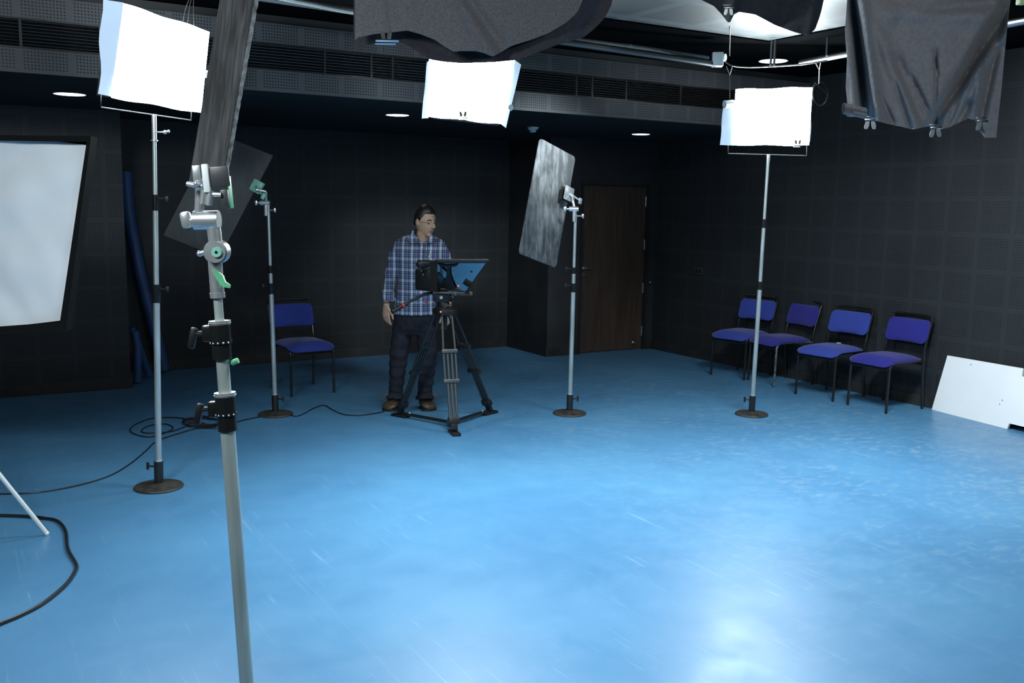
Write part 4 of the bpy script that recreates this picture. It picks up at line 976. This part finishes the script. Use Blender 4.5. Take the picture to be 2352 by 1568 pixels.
for k1, k2, k3 in (((930, 735), (914, 832), (908, 903)), ((976, 735), (982, 832), (977, 903))):
    body.tube([Q(*k1, 0.04), Q(*k2, 0.03), Q(k3[0], k3[1], 0.05)], [0.07, 0.05, 0.035], 14)
def hand(w, dn, ac, th, s):
    """w wrist, dn along the hand, ac across the knuckles towards the thumb, th palm side"""
    dn, ac, th = V(dn).normalized(), V(ac).normalized(), V(th).normalized()
    body.loft([[w + dn*k + ac*(o + wd*math.cos(2*PI*q/12)) + th*(tk*math.sin(2*PI*q/12)) for q in range(12)] for k, o, wd, tk in ((-0.01, 0, 0.024, 0.020), (0.025, 0.002, 0.034, 0.018), (0.06, 0.0, 0.040, 0.016), (0.092, -0.003, 0.037, 0.013))])
    for j, (o, ln_) in enumerate(((0.029, 0.070), (0.009, 0.078), (-0.011, 0.073), (-0.030, 0.058))):
        b0 = w + dn*0.085 + ac*o; c1 = 0.25+0.10*j
        p1 = b0 + (dn + th*c1*0.5).normalized()*ln_*0.45; p2 = p1 + (dn + th*c1*1.3).normalized()*ln_*0.32; p3 = p2 + (dn + th*c1*2.2).normalized()*ln_*0.28
        body.tube([b0 - dn*0.02, b0, p1, p2, p3], [0.0095, 0.0092, 0.0085, 0.0078, 0.0058], 10)
    b0 = w + dn*0.022 + ac*0.026; p1 = b0 + (dn*0.75 + ac*0.55 + th*0.2).normalized()*0.040; p2 = p1 + (dn*0.95 + ac*0.12 + th*0.2).normalized()*0.034; p3 = p2 + (dn + th*0.15).normalized()*0.026
    body.tube([b0 - dn*0.012 - ac*0.01, b0, p1, p2, p3], [0.014, 0.014, 0.0115, 0.0098, 0.0068], 10)
hand(Q(887, 703, 0.0), -Z*1.0 + R*0.03 - F*0.05, R*0.80 - F*0.60, -F*-0.3 + R*0.75, 1)
hand(Q(1029, 712, -0.02), -Z*1.0 - R*0.10, -R*0.75 - F*0.65, -R*0.7 + F*0.3, -1)
bo = body.build('body', 'skin', man); remesh(bo, 0.0042, 5, 0.5)
for s_ in (-1, 1):
    e = MB().ball(head_pts(s_*0.031, 0.0745, -0.004), 0.0105, (hs, hf, hu), 8).build('eye', 'eye_white', man)
    MB().ball(head_pts(s_*0.031+0.002, 0.0812, -0.0055), 0.0066, (hs, hf, hu), 6).build('iris', 'iris', e)
    MB().tube([head_pts(s_*0.014, 0.0925, 0.020), head_pts(s_*0.032, 0.090, 0.025), head_pts(s_*0.048, 0.076, 0.019)], [0.0045, 0.005, 0.003], 8).build('eyebrow', 'hair', man)
# hair
hr_ = MB(); rings = []
for i in range(1, 26):
    th = PI*i/26; zz = math.cos(th); ring = []
    for k in range(40):
        a = 2*PI*k/40; x, y = math.sin(th)*math.cos(a), math.sin(th)*math.sin(a)
        line = 0.47 if y > 0.55 else -0.02
        if 0.0 < y <= 0.55: line = -0.12 + 0.59*(y/0.55)**1.8
        if y <= 0.0: line = 0.02 - 0.42*min(1, -y/0.45)
        s_ = min(1, max(0, (zz-line)/0.16)); f_ = 0.86 + (0.225+0.03*noise.noise(V((x*3, y*3, zz*3))))*s_
        ring.append(head_pts(x*0.079*f_, y*0.098*f_ - 0.002, zz*0.124*(f_ + (0.05*s_ if zz > 0.5 else 0)) ))
    rings.append(ring)
hr_.loft(rings).build('hair', 'hair', man, sharp=80)
gl = MB()
for s_ in (-1, 1):
    c_ = [head_pts(s_*0.032 + 0.021*math.cos(a)*(1 if True else 0), 0.102 - 0.006*abs(math.cos(a)), -0.003 + 0.013*math.sin(a)) for a in [2*PI*k/16 for k in range(17)]]
    gl.tube(c_, 0.0007, 5, cap=False); gl.tube([head_pts(s_*0.053, 0.096, 0.002), head_pts(s_*0.076, 0.05, 0.004), head_pts(s_*0.083, -0.005, 0.002)], 0.0014, 5)
gl.tube([head_pts(-0.011, 0.103, 0.0), head_pts(0, 0.107, 0.003), head_pts(0.011, 0.103, 0.0)], 0.0013, 5)
gl.build('glasses', 'grey_metal', man)
# shirt
sh = MB()
sh.ell([(Q(966, 540, 0.07), 0.110, 0.048), (Q(963, 547, 0.065), 0.168, 0.060), (Q(964, 555, 0.055), 0.204, 0.076), (Q(965, 566, 0.05), 0.216, 0.106), (Q(966, 580, 0.045), 0.216, 0.116), (Q(966, 600, 0.04), 0.198, 0.126), (Q(964, 630, 0.04), 0.178, 0.128), (Q(960, 662, 0.04), 0.168, 0.126), (Q(956, 690, 0.04), 0.168, 0.126), (Q(953, 712, 0.04), 0.174, 0.130), (Q(951.5, 721, 0.04), 0.176, 0.132)], 36)
sh.tube(curve_pts([Q(926, 573, 0.05), Q(911, 582, 0.05), Q(903, 605, 0.05), Q(898, 635, 0.045), Q(893, 660, 0.03), Q(891, 672, 0.025)], 4), [0.060 - 0.0009*k + 0.004*math.sin(k*1.3) for k in range(21)], 20)
sh.tube([Q(892, 668, 0.02), Q(891.5, 672, 0.02), Q(891, 686, 0.015), Q(890.5, 689, 0.015)], [0.050, 0.057, 0.057, 0.052], 20)
sh.tube(curve_pts([Q(1008, 573, 0.05), Q(1019, 582, 0.05), Q(1025, 605, 0.05), Q(1029, 640, 0.05), Q(1030, 668, 0.02), Q(1030, 685, 0.0)], 4), [0.058 - 0.0009*k + 0.004*math.sin(k*1.7) for k in range(21)], 20)
so_ = sh.build('shirt', 'plaid', man); remesh(so_, 0.006, 3, 0.5)
tx = bpy.data.textures.new('shirt_creases', 'CLOUDS'); tx.noise_scale = 0.07
dm = so_.modifiers.new('creases', 'DISPLACE'); dm.texture = tx; dm.strength = 0.014; dm.mid_level = 0.5
# collar wings, placket, buttons, pocket pen
col = MB()
for pts in (((948, 527), (943, 541), (937, 556), (947, 559), (958, 557), (969, 559), (957, 545)), ((992, 540), (996, 549), (996, 558), (986, 557), (973, 559), (984, 548))):
    col.prism([Q(x, y, -0.050 - 0.035*(1-abs(x-969)/33.0)) for x, y in pts], F*0.022)
cr_ = []
for y, rx in ((552, 0.082), (536, 0.073)):
    row = []
    for k in range(25):
        a = math.radians(148 + 244*k/24)
        row.append(Q(970.5, y, 0.035) + R*(rx*math.cos(a)) - F*(rx*0.98*math.sin(a)) + Z*(-0.030*math.sin(a) - 0.022*math.cos(a)))
    cr_.append(row)
col.sheet(cr_, 0.004, Z*0.3+F*0.0)
col.build('collar', 'plaid', man, smooth=False)
MB().prism([Q(x, y, dd) for x, y, dd in ((966, 572, -0.088), (973, 572, -0.088), (970, 640, -0.10), (962, 640, -0.10), )], F*0.02).build('placket', 'plaid', man, smooth=False)
for x, y in ((969.5, 567), (969, 583), (967.5, 604), (966, 622)): MB().cyl(Q(x, y, -0.085), Q(x, y, -0.105), 0.0052, n=10).build('button', 'white_plastic', man)
pn = MB().tube([Q(989, 578, -0.082), Q(985, 592, -0.092)], 0.0032, 8).ball(Q(988.5, 579, -0.088), 0.0065, n=6).build('pocket_pen', 'white_plastic', man)
# jeans
je = MB()
je.ell([(Q(953, 706, 0.04), 0.155, 0.105), (Q(952, 730, 0.04), 0.168, 0.118), (Q(951, 752, 0.04), 0.165, 0.115), (Q(950, 768, 0.04), 0.13, 0.09)], 30)
def jleg(pts, rad):
    c = curve_pts(pts, 5); rs = []
    for i in range(len(c)): rs.append(lerp_tab(rad, i/(len(c)-1)) + 0.004*math.sin(i*2.1))
    je.tube(c, rs, 22)
jleg([Q(929, 728, 0.04), Q(923, 770, 0.035), Q(916, 815, 0.03), Q(913, 850, 0.03), Q(910, 885, 0.04), Q(909, 903, 0.05), Q(908, 917, 0.04)], [(0, 0.088), (0.3, 0.079), (0.55, 0.064), (0.75, 0.060), (0.86, 0.062), (0.92, 0.075), (1, 0.078)])
jleg([Q(974, 728, 0.04), Q(979, 770, 0.035), Q(983, 815, 0.03), Q(981, 850, 0.03), Q(977, 885, 0.04), Q(976, 903, 0.05), Q(976, 917, 0.04)], [(0, 0.088), (0.3, 0.079), (0.55, 0.064), (0.75, 0.060), (0.86, 0.062), (0.92, 0.076), (1, 0.078)])
jo = je.build('jeans', 'jeans', man); remesh(jo, 0.007, 4, 0.5)
tx2 = bpy.data.textures.new('denim_creases', 'CLOUDS'); tx2.noise_scale = 0.06
dm = jo.modifiers.new('creases', 'DISPLACE'); dm.texture = tx2; dm.strength = 0.016
# shoes
def shoe(toe, heel, side):
    toe, heel = V((toe.x, toe.y, 0)), V((heel.x, heel.y, 0)); d = (toe-heel).normalized(); s_ = d.cross(Z); L_ = (toe-heel).length
    prof = [(0.0, 0.030, 0.085), (0.04, 0.042, 0.118), (0.2, 0.048, 0.128), (0.36, 0.052, 0.116), (0.55, 0.060, 0.090), (0.75, 0.064, 0.072), (0.9, 0.054, 0.058), (0.98, 0.034, 0.042), (1.0, 0.016, 0.026)]
    m = MB()
    m.loft([[heel + d*(L_*k) + s_*(w_*math.cos(2*PI*q/16)) + Z*(0.012 + max(0, (h-0.012)*(0.5+0.5*math.sin(2*PI*q/16)))) for q in range(16)] for k, w_, h in prof])
    o = m.build('shoe', 'leather', man, sharp=80)
    ms = MB(); outl = [heel + d*(L_*k) + s_*(w_*1.06) for k, w_, h in prof] + [heel + d*(L_*k) - s_*(w_*1.06) for k, w_, h in prof[::-1]]
    ms.prism([p + Z*0.001 for p in outl], Z*0.018).build('sole', 'sole', o, smooth=False)
    lc = MB()
    for k in (0.42, 0.48, 0.54): lc.tube([heel + d*(L_*k) + s_*0.028 + Z*(0.104-0.2*(k-0.38)), heel + d*(L_*k) + Z*(0.116-0.2*(k-0.38)), heel + d*(L_*k) - s_*0.028 + Z*(0.104-0.2*(k-0.38))], 0.003, 6)
    sd_ = 1 if side > 0 else -1
    MB().box(heel + d*(L_*0.30) + R*(0.072*sd_) + Z*0.118, (0.062, 0.010, 0.026), (R, F, Z), bev=0.004).build('ankle_strap', 'strap', o)
    lc.build('laces', 'sole', o)
shoe(flo(888, 945), Q(914, 925, 0.10), -1); shoe(flo(991, 944), Q(971, 925, 0.12), 1)
# watch and ring, wrist band
wv = Q(1030, 707, -0.02); MB().loft([[wv + Z*h + R*(0.031*math.cos(2*PI*k/20)) + F*(0.031*math.sin(2*PI*k/20)) for k in range(20)] for h in (0.011, -0.011)], cap=False).build('watch_band', 'steel', man)
MB().cyl(wv + R*0.012 - F*0.028, wv + R*0.016 - F*0.038, 0.017, n=18).build('watch_face', 'chrome', man)
wv = Q(888, 694, 0.005); MB().loft([[wv + Z*h + R*(rr*math.cos(2*PI*k/20)) + F*(rr*math.sin(2*PI*k/20)) for k in range(20)] for h, rr in ((0.004, 0.0315), (0, 0.034), (-0.004, 0.0315))], cap=False).build('wrist_thread', 'thread', man)

# ------------------------------------------------------------------ unseen lamps above the view and behind the cloths
def area(name, loc, target, size, power, col=(0.87, 0.96, 1.0), spread=PI):
    l = bpy.data.lights.new(name, 'AREA'); l.shape = 'RECTANGLE'; l.size, l.size_y = size; l.energy = power; l.color = col; l.spread = spread
    o = bpy.data.objects.new(name, l); COL.objects.link(o); o.location = loc
    o.rotation_euler = (V(target)-V(loc)).to_track_quat('-Z', 'Z').to_euler(); return o
area('studio_lamp', (2.2, 0.6, 2.9), (4.2, 6.5, 0.8), (0.9, 0.5), 16)
area('studio_lamp', (-0.9, 1.9, 2.9), (0.5, 5.0, 0.9), (0.9, 0.5), 28, spread=2.0)
area('studio_lamp', (2.0, 2.5, 2.92), (2.1, 2.7, 0.0), (0.9, 0.5), 16, spread=2.0)
area('studio_lamp', (2.7, 4.65, 2.88), (2.7, 4.75, 0.0), (0.9, 0.5), 20, spread=1.9)
area('studio_lamp', (4.9, 3.9, 2.90), (5.7, 4.2, 0.0), (0.9, 0.5), 46, spread=2.5)
bl = at(1500, -70, 6.3)
area('studio_lamp', (bl.x, bl.y, min(bl.z, 2.93)), at(1270, 340, 7.85), (0.3, 0.2), 2.8, spread=0.6)  # added lamp out of view, aimed to brighten the tilted board
cpos = at(1770, 20, 6.6)
area('studio_lamp', (cpos.x-0.2, cpos.y-0.35, 2.80), (cpos.x-0.2, cpos.y-0.45, 3.2), (0.5, 0.3), 4.5, spread=2.6)
wd = bpy.data.worlds.new('world'); S.world = wd; wd.use_nodes = True
wd.node_tree.nodes['Background'].inputs[0].default_value = (0, 0, 0, 1)
vs = S.view_settings; vs.view_transform = 'Standard'; vs.look = 'None'; vs.exposure = 1.0; vs.gamma = 1.0; vs.use_curve_mapping = False
S.cycles.max_bounces = 8; S.cycles.sample_clamp_indirect = 6.0
